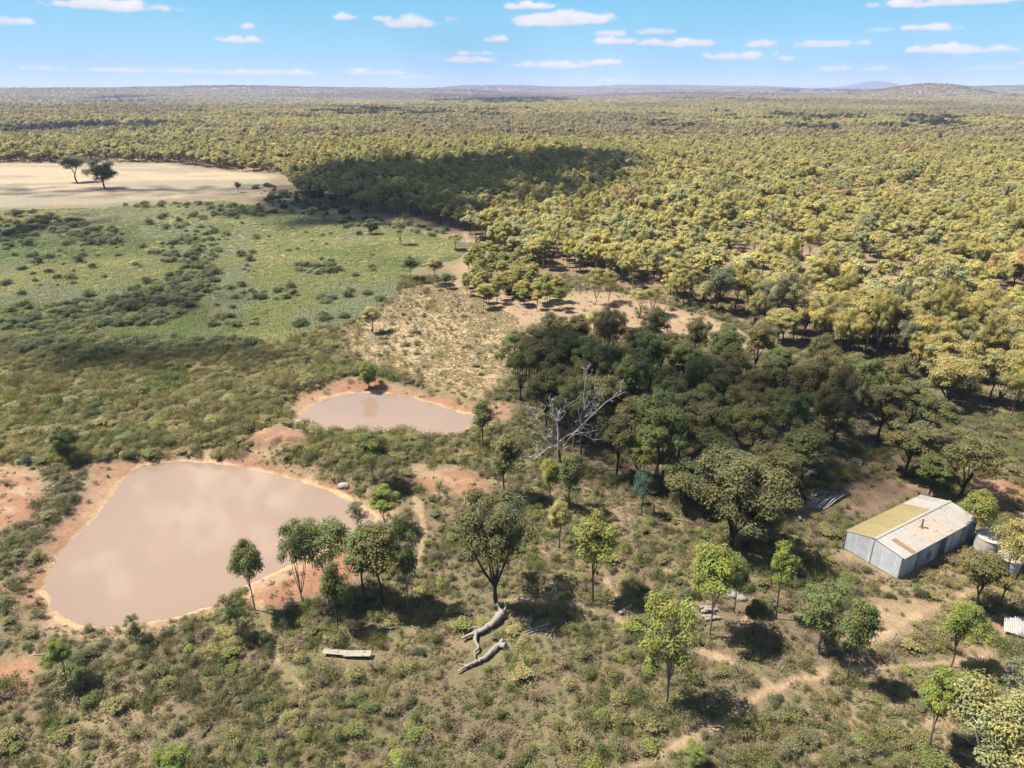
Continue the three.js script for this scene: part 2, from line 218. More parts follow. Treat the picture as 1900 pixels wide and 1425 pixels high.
// ---------------------------------------------------------------- building plants
class Buf { // triangles with colours
  constructor() { this.p = []; this.c = []; this.i = []; }
  get n() { return this.p.length / 3; }
  v(x, y, z, c) { this.p.push(x, y, z); this.c.push(c[0], c[1], c[2]); return this.n - 1; }
  tube(pts, r0, r1, sides, c, rough = 0) {
    const rings = [];
    for (let k = 0; k < pts.length; k++) {
      const t = new THREE.Vector3().subVectors(pts[Math.min(k + 1, pts.length - 1)], pts[Math.max(k - 1, 0)]).normalize();
      const a = Math.abs(t.y) > 0.9 ? new THREE.Vector3(1, 0, 0) : new THREE.Vector3(0, 1, 0), b = new THREE.Vector3().crossVectors(t, a).normalize(), d = new THREE.Vector3().crossVectors(t, b), q = mix(r0, r1, k / (pts.length - 1)), ring = [];
      for (let s = 0; s < sides; s++) { const f = s / sides * 2 * Math.PI, e = rough ? q * (1 + (noise(k * 0.9 + r0 * 90, s * 1.7) - 0.5) * 2 * rough) : q, x = Math.cos(f) * e, y = Math.sin(f) * e; ring.push(this.v(pts[k].x + b.x * x + d.x * y, pts[k].y + b.y * x + d.y * y, pts[k].z + b.z * x + d.z * y, c)); }
      rings.push(ring);
    }
    for (let k = 0; k + 1 < rings.length; k++) for (let s = 0; s < sides; s++) { const n = (s + 1) % sides; this.i.push(rings[k][s], rings[k][n], rings[k + 1][s], rings[k][n], rings[k + 1][n], rings[k + 1][s]); }
    for (const [ring, flip] of [[rings[0], 1], [rings[rings.length - 1], 0]]) for (let s = 1; s + 1 < sides; s++) flip ? this.i.push(ring[0], ring[s + 1], ring[s]) : this.i.push(ring[0], ring[s], ring[s + 1]);
    return this;
  }
  leaf(x, y, z, nx, ny, nz, len, wid, g, c, hang = 0.5) {
    let tx = g() - 0.5, ty = g() - 0.5 - hang, tz = g() - 0.5; const dn = tx * nx + ty * ny + tz * nz; tx -= dn * nx; ty -= dn * ny; tz -= dn * nz; let l = Math.hypot(tx, ty, tz) || 1; tx /= l; ty /= l; tz /= l;
    const bx = ny * tz - nz * ty, by = nz * tx - nx * tz, bz = nx * ty - ny * tx, a = len / 2, b = wid / 2;
    const i = this.v(x - tx * a, y - ty * a, z - tz * a, c); this.v(x + bx * b, y + by * b, z + bz * b, c); this.v(x + tx * a, y + ty * a, z + tz * a, c); this.v(x - bx * b, y - by * b, z - bz * b, c);
    this.i.push(i, i + 1, i + 2, i, i + 2, i + 3);
  }
  clump(cx, cy, cz, rx, ry, n, len, g, base = [1, 1, 1], spread = 0.35, flat = 0.25, hang = 0.5) {
    const k0 = 1 + (g() - 0.5) * 0.3, hue = (g() - 0.5) * 0.25;
    for (let s = 0; s < n; s++) {
      const u = g() * 2 - 1, f = g() * 6.2832, q = Math.sqrt(1 - u * u); let dx = q * Math.cos(f), dy = u, dz = q * Math.sin(f); if (dy < -0.25 && g() < 0.7) dy = -dy;
      const d = Math.pow(g(), 0.4) * (0.9 + 0.22 * g());
      let nx = dx + (g() - 0.5) * 1.0, ny = dy + flat + 0.35 + (g() - 0.5) * 1.0, nz = dz + (g() - 0.5) * 1.0; const l = Math.hypot(nx, ny, nz) || 1;
      const v = k0 * (1 + (g() - 0.5) * 2 * spread), w = len * (0.7 + 0.6 * g());
      this.leaf(cx + dx * rx * d, cy + dy * ry * d, cz + dz * rx * d, nx / l, ny / l, nz / l, w, w * 0.5, g, [base[0] * v * (1 + hue), base[1] * v, base[2] * v * (1 - hue)], hang);
    }
  }
  geo(normals) { const g = new THREE.BufferGeometry(); g.setAttribute('position', new THREE.Float32BufferAttribute(this.p, 3)); g.setAttribute('color', new THREE.Float32BufferAttribute(this.c, 3)); g.setIndex(this.i); if (normals) g.computeVertexNormals(); return g; }
}
const V3 = (x, y, z) => new THREE.Vector3(x, y, z);
function bend(a, b, g, amp, n = 4) { const L = a.distanceTo(b), out = []; const ox = (g() - 0.5) * amp * L, oz = (g() - 0.5) * amp * L, oy = (g() - 0.3) * amp * L * 0.6; for (let k = 0; k <= n; k++) { const t = k / n, s = Math.sin(t * Math.PI); out.push(V3(mix(a.x, b.x, t) + ox * s + (k && k < n ? (g() - 0.5) * amp * L * 0.12 : 0), mix(a.y, b.y, t) + oy * s, mix(a.z, b.z, t) + oz * s + (k && k < n ? (g() - 0.5) * amp * L * 0.12 : 0))); } return out; }
// kind: h height, w crown width, b bare trunk share, clumps, leaves, size, top (1 dome, 0 ball), stems, girth
function growTree(seed, o) {
  const g = rngOf(seed), wood = new Buf(), leaves = new Buf(), one = [1, 1, 1], hC = o.h * (1 - o.b), mid = o.h * o.b + hC * (o.round ?? 0.42), rx = o.w / 2, cen = [];
  const cr = o.cr ?? 0.27;                                          // clump radius as a share of the crown's half width
  for (let tries = 0; cen.length < o.clumps && tries < 4000; tries++) {
    const u = g() * 2 - 1, f = g() * 6.2832, q = Math.sqrt(1 - u * u), d = Math.pow(g(), o.hollow ?? 0.45) * (1 - cr * 0.6); let y = u * d;
    const x = q * Math.cos(f) * d * rx, z = q * Math.sin(f) * d * rx; if (o.dome && y < -0.15 && g() < o.dome) continue;
    const lop = 1 + (fbm(f * 0.9 + seed, u * 2, 2) - 0.5) * (o.lop ?? 0.7);
    const p = [x * lop, mid + (y > 0 ? y * (o.h - mid) : y * (mid - o.h * o.b)) * 0.92, z * lop];
    const sep = cr * rx * (tries < 2000 ? 0.95 : 0.6); if (cen.some(c => Math.hypot(c[0] - p[0], (c[1] - p[1]) * 1.2, c[2] - p[2]) < sep)) continue; cen.push(p);
  }
  // trunk and limbs
  const lean = V3((g() - 0.5) * (o.lean ?? 0.08) * o.h, 0, (g() - 0.5) * (o.lean ?? 0.08) * o.h), fork = o.h * o.fork, gi = o.girth;
  const base = V3(0, -0.25, 0), F = V3(lean.x * 0.6, fork, lean.z * 0.6);
  wood.tube(bend(base, F, g, 0.10, 4), gi * 1.15, gi * 0.8, o.sides ?? 6, one);
  const tips = []; const nl = o.limbs;
  for (let k = 0; k < nl; k++) { const f = (k + g() * 0.6) / nl * 6.2832, e = rx * (o.reach ?? 0.5) * rr(0.6, 1.1, g), top = V3(F.x + Math.cos(f) * e, mix(mid, o.h, rr(-0.1, 0.45, g)), F.z + Math.sin(f) * e); const path = bend(F, top, g, 0.22, 5); wood.tube(path, gi * 0.62, gi * 0.16, o.sides ? 4 : 5, one); tips.push(path); }
  for (const c of cen) {
    let best = null, bd = 1e9; for (const path of tips) for (let k = 1; k < path.length; k++) { const q = path[k], d = Math.hypot(q.x - c[0], q.y - c[1], q.z - c[2]) + Math.max(0, q.y - c[1]) * 1.2; if (d < bd) { bd = d; best = q; } }
    if (best && bd > 0.2 && !o.plain) wood.tube(bend(best, V3(c[0], c[1] - 0.1, c[2]), g, 0.25, 3), gi * 0.22, gi * 0.06, 3, one);
    const s = rr(0.75, 1.25, g) * cr * rx; leaves.clump(c[0], c[1], c[2], s * 1.1, s * (o.tall ?? 0.72), o.leaves, o.size, g, one, 0.35, o.flat ?? 0.25, o.hang ?? 0.5);
  }
  if (o.twigs) for (let k = 0; k < o.twigs; k++) { const path = tips[Math.floor(g() * tips.length)], q = path[1 + Math.floor(g() * (path.length - 2))]; wood.tube(bend(q, V3(q.x + (g() - 0.5) * rx * 1.3, q.y + g() * 1.2, q.z + (g() - 0.5) * rx * 1.3), g, 0.3, 3), gi * 0.14, gi * 0.03, 3, one); }
  return { wood: wood.geo(true), leaves: leaves.geo(), h: o.h, w: o.w };
}
const KINDS = {
  box: [1, 2, 3, 4, 5].map(s => growTree(100 + s, { h: 11, w: 6.2, b: 0.34, clumps: 30, leaves: 280, size: 0.29, limbs: 4, fork: 0.26, girth: 0.17, dome: 0.6, lop: 1.1, twigs: 8, tall: 0.85, cr: 0.29 })),
  young: [1, 2, 3, 4].map(s => growTree(200 + s, { h: 10.5, w: 5.8, b: 0.42, clumps: 32, leaves: 300, size: 0.265, limbs: 4, fork: 0.28, girth: 0.12, dome: 0.85, cr: 0.31, reach: 0.35, twigs: 6, round: 0.38, lop: 1.0, tall: 0.8 })),
  slender: [1, 2, 3].map(s => growTree(300 + s, { h: 9.5, w: 3.8, b: 0.34, clumps: 24, leaves: 260, size: 0.25, limbs: 3, fork: 0.42, girth: 0.11, dome: 0.2, cr: 0.42, reach: 0.3, tall: 0.95, round: 0.5, lop: 0.8 })),
  umbrella: [1, 2].map(s => growTree(400 + s, { h: 11, w: 8, b: 0.46, clumps: 26, leaves: 290, size: 0.27, limbs: 6, fork: 0.14, girth: 0.14, dome: 0.9, cr: 0.27, reach: 0.6, tall: 0.7, round: 0.4, twigs: 14, lop: 1.0 })),
  spreading: [1, 2, 3].map(s => growTree(500 + s, { h: 11, w: 9.5, b: 0.36, clumps: 44, leaves: 290, size: 0.29, limbs: 7, fork: 0.16, girth: 0.25, dome: 0.75, cr: 0.23, reach: 0.65, lop: 1.5, twigs: 14, hollow: 0.35, tall: 0.8 })),
  open: [1, 2].map(s => growTree(600 + s, { h: 10, w: 5.6, b: 0.2, clumps: 28, leaves: 170, size: 0.25, limbs: 5, fork: 0.2, girth: 0.12, dome: 0.1, cr: 0.27, reach: 0.5, lop: 1.2, twigs: 18, hollow: 0.3, round: 0.5 })),
  dense: [1, 2].map(s => growTree(750 + s, { h: 9, w: 7, b: 0.14, clumps: 40, leaves: 260, size: 0.29, limbs: 5, fork: 0.18, girth: 0.2, dome: 0.15, cr: 0.27, reach: 0.5, lop: 0.9, round: 0.48, tall: 0.9 })),
  tall: [1, 2, 3, 4].map(s => growTree(770 + s, { h: 12, w: 6, b: 0.44, clumps: 30, leaves: 280, size: 0.29, limbs: 4, fork: 0.3, girth: 0.17, dome: 0.6, lop: 1.2, twigs: 8, tall: 0.85, cr: 0.29 })),
  cypress: [growTree(700, { h: 7, w: 3, b: 0.3, clumps: 22, leaves: 200, size: 0.18, limbs: 3, fork: 0.5, girth: 0.1, dome: 0, cr: 0.45, reach: 0.1, tall: 1.2, lop: 0.2, round: 0.36, hang: -0.3 })],
};
// simpler trees for the mass of the woodland: wood and leaves in one mesh
function growFar(seed, o) { const t = growTree(seed, { ...o, plain: o.plain, sides: 4 }); const a = t.wood, b = t.leaves, n = a.attributes.position.count, P = [...a.attributes.position.array, ...b.attributes.position.array], wc = o.wood ?? [0.55, 0.5, 0.6]; const Cc = []; for (let k = 0; k < n; k++) Cc.push(...wc); const all = Cc.concat([...b.attributes.color.array]), I = [...a.index.array, ...[...b.index.array].map(q => q + n)]; const g = new THREE.BufferGeometry(); g.setAttribute('position', new THREE.Float32BufferAttribute(P, 3)); g.setAttribute('color', new THREE.Float32BufferAttribute(all, 3)); g.setIndex(I); return { geo: g, h: t.h, w: t.w }; }
const MIDF = [[7, .36, .3, .8, 1], [6, .34, .3, .6, .85], [5, .3, .34, .4, .9], [8.4, .38, .26, .85, .8], [6.6, .42, .3, .8, .8], [7.4, .3, .28, .6, 1.0], [4.4, .36, .36, .3, 1.1], [8, .34, .25, .7, .75]].map(([w, b, cr, dome, tall], k) => growFar(800 + k, { h: 10.5, w, b, clumps: 22, leaves: 125, size: 0.46, limbs: 4, fork: 0.24, girth: 0.17, dome, lop: 1.3, plain: true, cr, tall, wood: k % 3 === 1 ? [1.3, 1.15, 1.3] : k % 3 === 2 ? [0.7, 0.6, 0.7] : [0.35, 0.32, 0.4] }));
const FARF = [[7.5, .36, .8], [6.2, .4, .7], [8.6, .32, 1], [7, .36, .8], [5.4, .44, .9]].map(([w, cr, tall], k) => growFar(900 + k, { h: 10.5, w, b: 0.3, clumps: 14, leaves: 46, size: 0.9, limbs: 3, fork: 0.24, girth: 0.22, dome: 0.75, lop: 1.3, plain: true, cr, tall }));

function leafMat(rgb) { const m = new THREE.MeshPhysicalMaterial({ vertexColors: true, roughness: 0.85, transmission: 0.33, thickness: 0, side: THREE.DoubleSide, specularIntensity: 0.4 }); m.color.setRGB(...rgb); return m; }
const L = { olive: leafMat([.225, .196, .066]), grey: leafMat([.195, .184, .084]), bright: leafMat([.122, .150, .028]), lime: leafMat([.150, .160, .034]), gloom: leafMat([.072, .072, .024]), gum: leafMat([.165, .165, .066]), dark: leafMat([.078, .086, .025]), brown: leafMat([.185, .130, .050]), deep: leafMat([.080, .098, .026]), sage: leafMat([.098, .104, .056]), blue: leafMat([.045, .078, .062]), yellow: leafMat([.245, .216, .062]), dim: leafMat([.100, .090, .029]) };
const barkBump = tileTexture(128, (u, v) => { const k = wrapNoise(u, v, 32, 9); return [k, k, k]; });
function plainMat(rgb, rough = 0.9, extra = {}) { const m = new THREE.MeshStandardMaterial({ roughness: rough, ...extra }); m.color.setRGB(...rgb); return m; }
const B = { black: plainMat([.022, .019, .017]), brown: plainMat([.055, .042, .033]), pale: plainMat([.19, .15, .12]), white: plainMat([.34, .31, .27]), grey: plainMat([.115, .102, .092]), dead: plainMat([.135, .122, .113]) };

const treesMade = [];
function putTree(p, h, w, kind, leaf, bark, label, group, turn = R() * 6.28, v = null) {
  const list = KINDS[kind], t = list[v ?? Math.floor(R() * list.length)], o = new THREE.Group(); o.name = numbered(kind === 'cypress' ? 'cypress_pine' : 'eucalyptus_tree');
  const a = new THREE.Mesh(t.wood, B[bark]), b = new THREE.Mesh(t.leaves, L[leaf]); a.name = 'trunk'; b.name = 'crown'; o.add(a, b);
  o.position.copy(p); o.scale.set(w / t.w, h / t.h, w / t.w); o.rotation.y = turn; tag(o, label, kind === 'cypress' ? 'pine tree' : 'tree', group); scene.add(o); treesMade.push(p); return o;
}
// a tree by the pixel of its foot, the row of its top and the width of its crown
function treeAt(px, py, top, wpx, kind, leaf, bark, label, group, v = null) {
  const p = G(px, py), y0 = height(p.x, p.z), q = G(px, py, y0); q.y = height(q.x, q.z); const up = atZ(px, top, q.z), h = Math.max(1.5, up.y - q.y);
  return putTree(q, h, wpx / pxPerMetre(V3(q.x, q.y + h * 0.7, q.z)), kind, leaf, bark, label, group, undefined, v);
}
// ---------------------------------------------------------------- the trees that stand out
const nearDam = 'trees on the red bank of the large dam';
treeAt(125, 1272, 1183, 52, 'young', 'bright', 'black', 'small bright green round-topped sapling alone in scrub below the large dam', null, 0);
treeAt(128, 862, 788, 56, 'dense', 'deep', 'black', 'rounded tree with orange-tinged top beyond the far bank of the large dam');
treeAt(443, 1180, 1086, 58, 'open', 'deep', 'grey', 'thin sparse sapling at the near corner of the large dam');
treeAt(473, 1132, 995, 66, 'young', 'deep', 'grey', 'slender tree at water edge with low side branch over the large dam', nearDam, 1);
treeAt(563, 1124, 962, 84, 'umbrella', 'deep', 'brown', 'flat-crowned tree on the red clay bank beside the large dam', nearDam, 0);
treeAt(612, 1104, 958, 130, 'umbrella', 'deep', 'pale', 'wide umbrella-crowned tree with several pale stems at the large dam', nearDam, 1);
treeAt(627, 1170, 1040, 50, 'slender', 'dark', 'black', 'dark drooping tree in front of the pale multi-stemmed one', nearDam, 0);
treeAt(680, 1120, 964, 78, 'slender', 'deep', 'black', 'dark-trunked tree with green top between its taller neighbours by the dam', nearDam, 1);
treeAt(709, 1130, 970, 80, 'slender', 'dim', 'black', 'brownish-green tree with crooked black trunk by the dam', nearDam, 2);
treeAt(756, 1126, 942, 70, 'open', 'deep', 'pale', 'tall thin pale-trunked tree at the end of the dam clump', nearDam, 0);
treeAt(715, 988, 897, 62, 'young', 'bright', 'grey', 'small bright green tree behind the dam clump', nearDam, 2);
treeAt(664, 985, 925, 44, 'open', 'sage', 'grey', 'sparse thin-leaved sapling standing at the tip of the large dam', nearDam, 1);
treeAt(693, 905, 795, 76, 'young', 'deep', 'grey', 'dark green tree on the earth bank between the two dams', null, 1);
treeAt(937, 928, 797, 60, 'slender', 'dim', 'black', 'narrow dark tree with tall black trunk right of the bare clay patch', null, 1);
treeAt(897, 832, 740, 46, 'slender', 'dark', 'black', 'narrow dark tree at the end of the small dam', null, 0);
treeAt(920, 1118, 912, 165, 'spreading', 'gloom', 'black', 'large dark spreading tree with forked black trunk above the fallen logs', null, 0);
treeAt(685, 730, 670, 36, 'dense', 'bright', 'brown', 'bushy bright green tree mirrored in the small dam', null, 0).scale.multiply(V3(1.1, 1, 1.1));
treeAt(1038, 1017, 928, 42, 'slender', 'olive', 'brown', 'small orange-topped sapling left of the bright domed tree', null, 2);
treeAt(1022, 937, 845, 44, 'slender', 'lime', 'brown', 'thin sapling with yellow-green top in front of the dead tree', null, 0);
treeAt(1058, 952, 832, 50, 'slender', 'dark', 'black', 'dark narrow tree with twin stems below the dead tree', null, 1);
treeAt(1100, 1115, 945, 94, 'young', 'lime', 'black', 'bright yellow-green domed tree with dark forked trunk', null, 0);
treeAt(1190, 957, 862, 38, 'cypress', 'blue', 'black', 'blue-green cone-shaped cypress pine below the dark grove');
treeAt(1316, 1180, 1000, 112, 'young', 'bright', 'grey', 'bright green and gold lopsided tree by the log heaps', null, 1);
treeAt(1361, 1136, 1035, 40, 'slender', 'dark', 'black', 'thin dark tree half hidden behind the bright lopsided one', null, 2);
treeAt(1233, 1312, 1078, 130, 'open', 'lime', 'grey', 'tall sparse yellow-green tree with low tufts along its thin trunk', null, 0);
treeAt(1397, 1180, 1110, 44, 'young', 'dark', 'black', 'little dark round tree beside the sandy path fork', null, 2);
treeAt(1440, 1149, 997, 50, 'slender', 'bright', 'black', 'thin tree with long bare black trunk and bright tuft left of the shed', null, 0);
treeAt(1352, 1022, 845, 215, 'spreading', 'gloom', 'black', 'broad grey-green tree with thick curved black limbs before the grove', null, 1);
treeAt(1412, 1015, 930, 70, 'box', 'dim', 'black', 'small dark tree with twin trunks beside the broad grey-green one');
treeAt(1518, 1214, 1062, 108, 'open', 'deep', 'grey', 'loose pale-stemmed leafy tree in the scrub in front of the shed', null, 1);
treeAt(1573, 1272, 1100, 62, 'slender', 'deep', 'black', 'leaning tree with bare charred trunk beside the sandy path', null, 1);
treeAt(1765, 1238, 1115, 82, 'young', 'bright', 'brown', 'bushy bright green tree by the white sheets', null, 0);
treeAt(1803, 1133, 1012, 96, 'box', 'dim', 'brown', 'brownish open tree in front of the water tanks', null, 0);
treeAt(1855, 1120, 957, 92, 'umbrella', 'olive', 'black', 'tall many-stemmed tree beside the water tanks', null, 0);
treeAt(1800, 1012, 905, 66, 'young', 'lime', 'black', 'bright-topped tree standing at the shed corner', null, 1);
treeAt(1722, 1395, 1230, 94, 'young', 'bright', 'brown', 'bright green mop-topped tree with forked stems below the sandy path', null, 2);
treeAt(1838, 1500, 1290, 225, 'spreading', 'gum', 'white', 'pale yellow-green gum with white forked limbs', null, 1);
treeAt(1885, 1370, 1212, 110, 'open', 'sage', 'white', 'thin grey-leaved gum with white branches behind the white-limbed gum', null, 1);
treeAt(332, 1470, 1386, 74, 'young', 'bright', 'brown', 'bright green treetop rising from the scrub', null, 0);
treeAt(255, 1197, 1138, 34, 'open', 'deep', 'black', 'tiny dark sapling on the sandy shore of the large dam', null, 0);
treeAt(1282, 1425, 1372, 48, 'open', 'bright', 'grey', 'small leafy sapling where the track leaves the scrub', null, 1);
treeAt(955, 665, 610, 50, 'young', 'deep', 'grey', 'round green tree at the tip of the dark grove', null, 1);
treeAt(1015, 640, 590, 40, 'young', 'deep', 'grey', 'round green tree at the sandy edge of the dark grove', null, 2);
treeAt(1100, 620, 572, 26, 'slender', 'olive', 'brown', 'slim tree alone on the sandy clearing', null, 0);
treeAt(762, 523, 472, 36, 'young', 'deep', 'pale', 'one of two round trees side by side on the green paddock edge', 'pair of round trees on the paddock edge', 1);
treeAt(807, 528, 474, 40, 'young', 'olive', 'pale', 'one of two round trees side by side on the green paddock edge', 'pair of round trees on the paddock edge', 2);
treeAt(828, 536, 504, 20, 'slender', 'deep', 'brown', 'short sapling beside the pair of round paddock trees', null, 1);
treeAt(742, 455, 402, 34, 'umbrella', 'grey', 'grey', 'thin flat-topped tree on the sandy far side of the paddock', null, 1);
treeAt(690, 435, 404, 32, 'dense', 'dark', 'brown', 'squat dark round tree at the far paddock edge', null, 1);
treeAt(845, 464, 432, 32, 'young', 'olive', 'brown', 'small round yellowish tree by the track at the paddock corner', null, 0);
treeAt(144, 338, 281, 52, 'box', 'dark', 'brown', 'tall flat-topped lone tree in the pale stubble field', null, 0);
treeAt(195, 350, 288, 58, 'dense', 'dark', 'brown', 'dense dark lone tree in the pale stubble field', null, 1);
treeAt(443, 357, 336, 14, 'slender', 'dark', 'brown', 'little dark tree at the corner of the stubble field', null, 0);
treeAt(692, 618, 568, 34, 'slender', 'olive', 'brown', 'shaggy small tree at the lower edge of the green paddock', null, 2);
treeAt(1755, 755, 660, 110, 'spreading', 'olive', 'brown', 'leaning sunlit tree with bent trunk on the pale ground', null, 1);
treeAt(1680, 885, 770, 110, 'box', 'dim', 'black', 'dark tree with twin black trunks above the shed', null, 2);
treeAt(1780, 925, 800, 130, 'spreading', 'dim', 'black', 'dark spreading tree behind the shed roof', null, 0);
treeAt(1722, 920, 840, 70, 'box', 'deep', 'black', 'dark bushy tree behind the far corner of the shed', null, 3);

// ---------------------------------------------------------------- grove, regrowth and the nearest woodland as single trees; the rest as one mass
const spots = [];
const groveMarks = [[1040, 800, 'around the dead tree'], [1000, 680, 'at the tip toward the small dam'], [1100, 620, 'beside the sandy clearing'], [1250, 660, 'at the back of the grove'], [1400, 700, 'under the sunlit woodland edge'], [1200, 800, 'in the heart of the grove'], [1200, 890, 'above the cypress pine'], [1380, 900, 'behind the broad grey-green tree'], [1500, 800, 'above the plank pile'], [1600, 800, 'above the scrap heap'], [1680, 820, 'beside the black twin trunks'], [1330, 780, 'in the middle of the grove']].map(([x, y, t]) => [G(x, y), t]);
const woodMarks = [[1030, 490, 'behind the regrowth saplings'], [1150, 530, 'behind the tall sandy-clearing trees'], [1280, 570, 'where the sand strip narrows'], [1400, 620, 'behind the back of the grove'], [1560, 670, 'above the grove edge'], [1700, 720, 'left of the leaning sunlit tree'], [1850, 770, 'right of the leaning sunlit tree'], [1650, 640, 'well behind the leaning sunlit tree'], [1450, 560, 'deep behind the grove'], [900, 450, 'by the paddock corner']].map(([x, y, t]) => [G(x, y), t]);
const saplingMarks = [[875, 560, 'beside the track'], [880, 490, 'next to the paddock grass'], [950, 500, 'against the woodland'], [1030, 570, 'beside the sandy clearing'], [940, 545, 'in the thick of the regrowth'], [990, 540, 'at the open side of the regrowth']].map(([x, y, t]) => [G(x, y), t]);
const beside = (x, z, list) => { let b = 1e18, t = ''; for (const [p, s] of list) { const d = (p.x - x) ** 2 + (p.z - z) ** 2; if (d < b) { b = d; t = s; } } return t; };
const crownWord = { olive: 'olive', grey: 'grey-green', yellow: 'yellowish', brown: 'rusty-brown', sage: 'pale sage', dim: 'dark brownish', dark: 'dark green', deep: 'mid green' };
function farFrom(x, z, d) { for (const q of treesMade) if ((q.x - x) ** 2 + (q.z - z) ** 2 < d * d) return false; return true; }
treeAt(1145, 892, 758, 86, 'tall', 'dim', 'black', 'brown-tinged tree with tall bare black trunk right of the dead tree', null, 0);
treeAt(1226, 916, 742, 110, 'tall', 'deep', 'black', 'tall grey-green tree with long black trunk behind the cypress pine', null, 1);
treeAt(1262, 945, 840, 96, 'box', 'dark', 'black', 'bushy dark tree between the cypress pine and the broad grey-green tree', null, 2);
treeAt(1185, 905, 800, 70, 'tall', 'lime', 'black', 'slim tree with yellow-green tufts beside the long black trunk', null, 3);
treeAt(1430, 935, 820, 110, 'box', 'dim', 'black', 'dark brownish tree left of the pole heap', null, 0);
treeAt(1480, 905, 790, 100, 'tall', 'dark', 'black', 'dark tree above the pole heap', null, 2);
for (const [x, y] of [[1045, 880], [1062, 872], [1085, 866], [1020, 868], [1000, 868], [1105, 862], [1040, 905], [1080, 900]]) treesMade.push(G(x, y)); // room round the dead tree
{ // grove
  const [a, b, c, d] = grove.b; const g = rngOf(5);
  for (let n = 0; n < 4000; n++) { const x = rr(a, b, g), z = rr(c, d, g); if (grove.sd(x, z) > -0.5 || !farFrom(x, z, 4.8)) continue; const k = g(), th = rr(9.8, 13.6, g), tw = rr(5.0, 7.2, g); putTree(V3(x, height(x, z), z), th, tw, g() < 0.15 ? 'spreading' : g() < 0.8 ? 'tall' : 'box', k < 0.5 ? 'dim' : k < 0.75 ? 'dark' : 'deep', g() < 0.8 ? 'black' : 'grey', `${th > 11.7 ? 'tall' : 'low'} ${tw > 6.1 ? 'broad' : 'narrow'} ${crownWord[k < 0.5 ? 'dim' : k < 0.75 ? 'dark' : 'deep']} eucalyptus ${beside(x, z, groveMarks)}`, 'trees of the shaded grove'); }
}
const regrowth = new Poly([[862, 560], [868, 505], [885, 475], [930, 482], [985, 505], [1000, 540], [1045, 560], [1040, 580], [980, 575], [940, 560], [900, 575]]);
{ const [a, b, c, d] = regrowth.b, g = rngOf(6); let n = 0;
  for (let k = 0; k < 3000 && n < 75; k++) { const x = rr(a, b, g), z = rr(c, d, g); if (regrowth.sd(x, z) > 0 || !farFrom(x, z, 2.3)) continue; n++; const th = rr(4.5, 7.5, g), lf = g() < 0.6; putTree(V3(x, height(x, z), z), th, rr(2.8, 4.2, g), 'young', lf ? 'lime' : 'yellow', 'brown', `${th > 6 ? 'taller' : 'shorter'} ${lf ? 'lime-green' : 'yellowish'} regrowth sapling ${beside(x, z, saplingMarks)}`, 'regrowth saplings at the paddock corner'); } }
for (const [x, y, t, w] of [[1105, 565, 495, 44], [1130, 560, 500, 40], [1190, 590, 530, 60], [1210, 585, 528, 50]]) treeAt(x, y, t, w, 'umbrella', 'olive', 'pale', 'tall thin-stemmed tree on the sandy clearing before the woodland', 'tall trees on the sandy clearing');
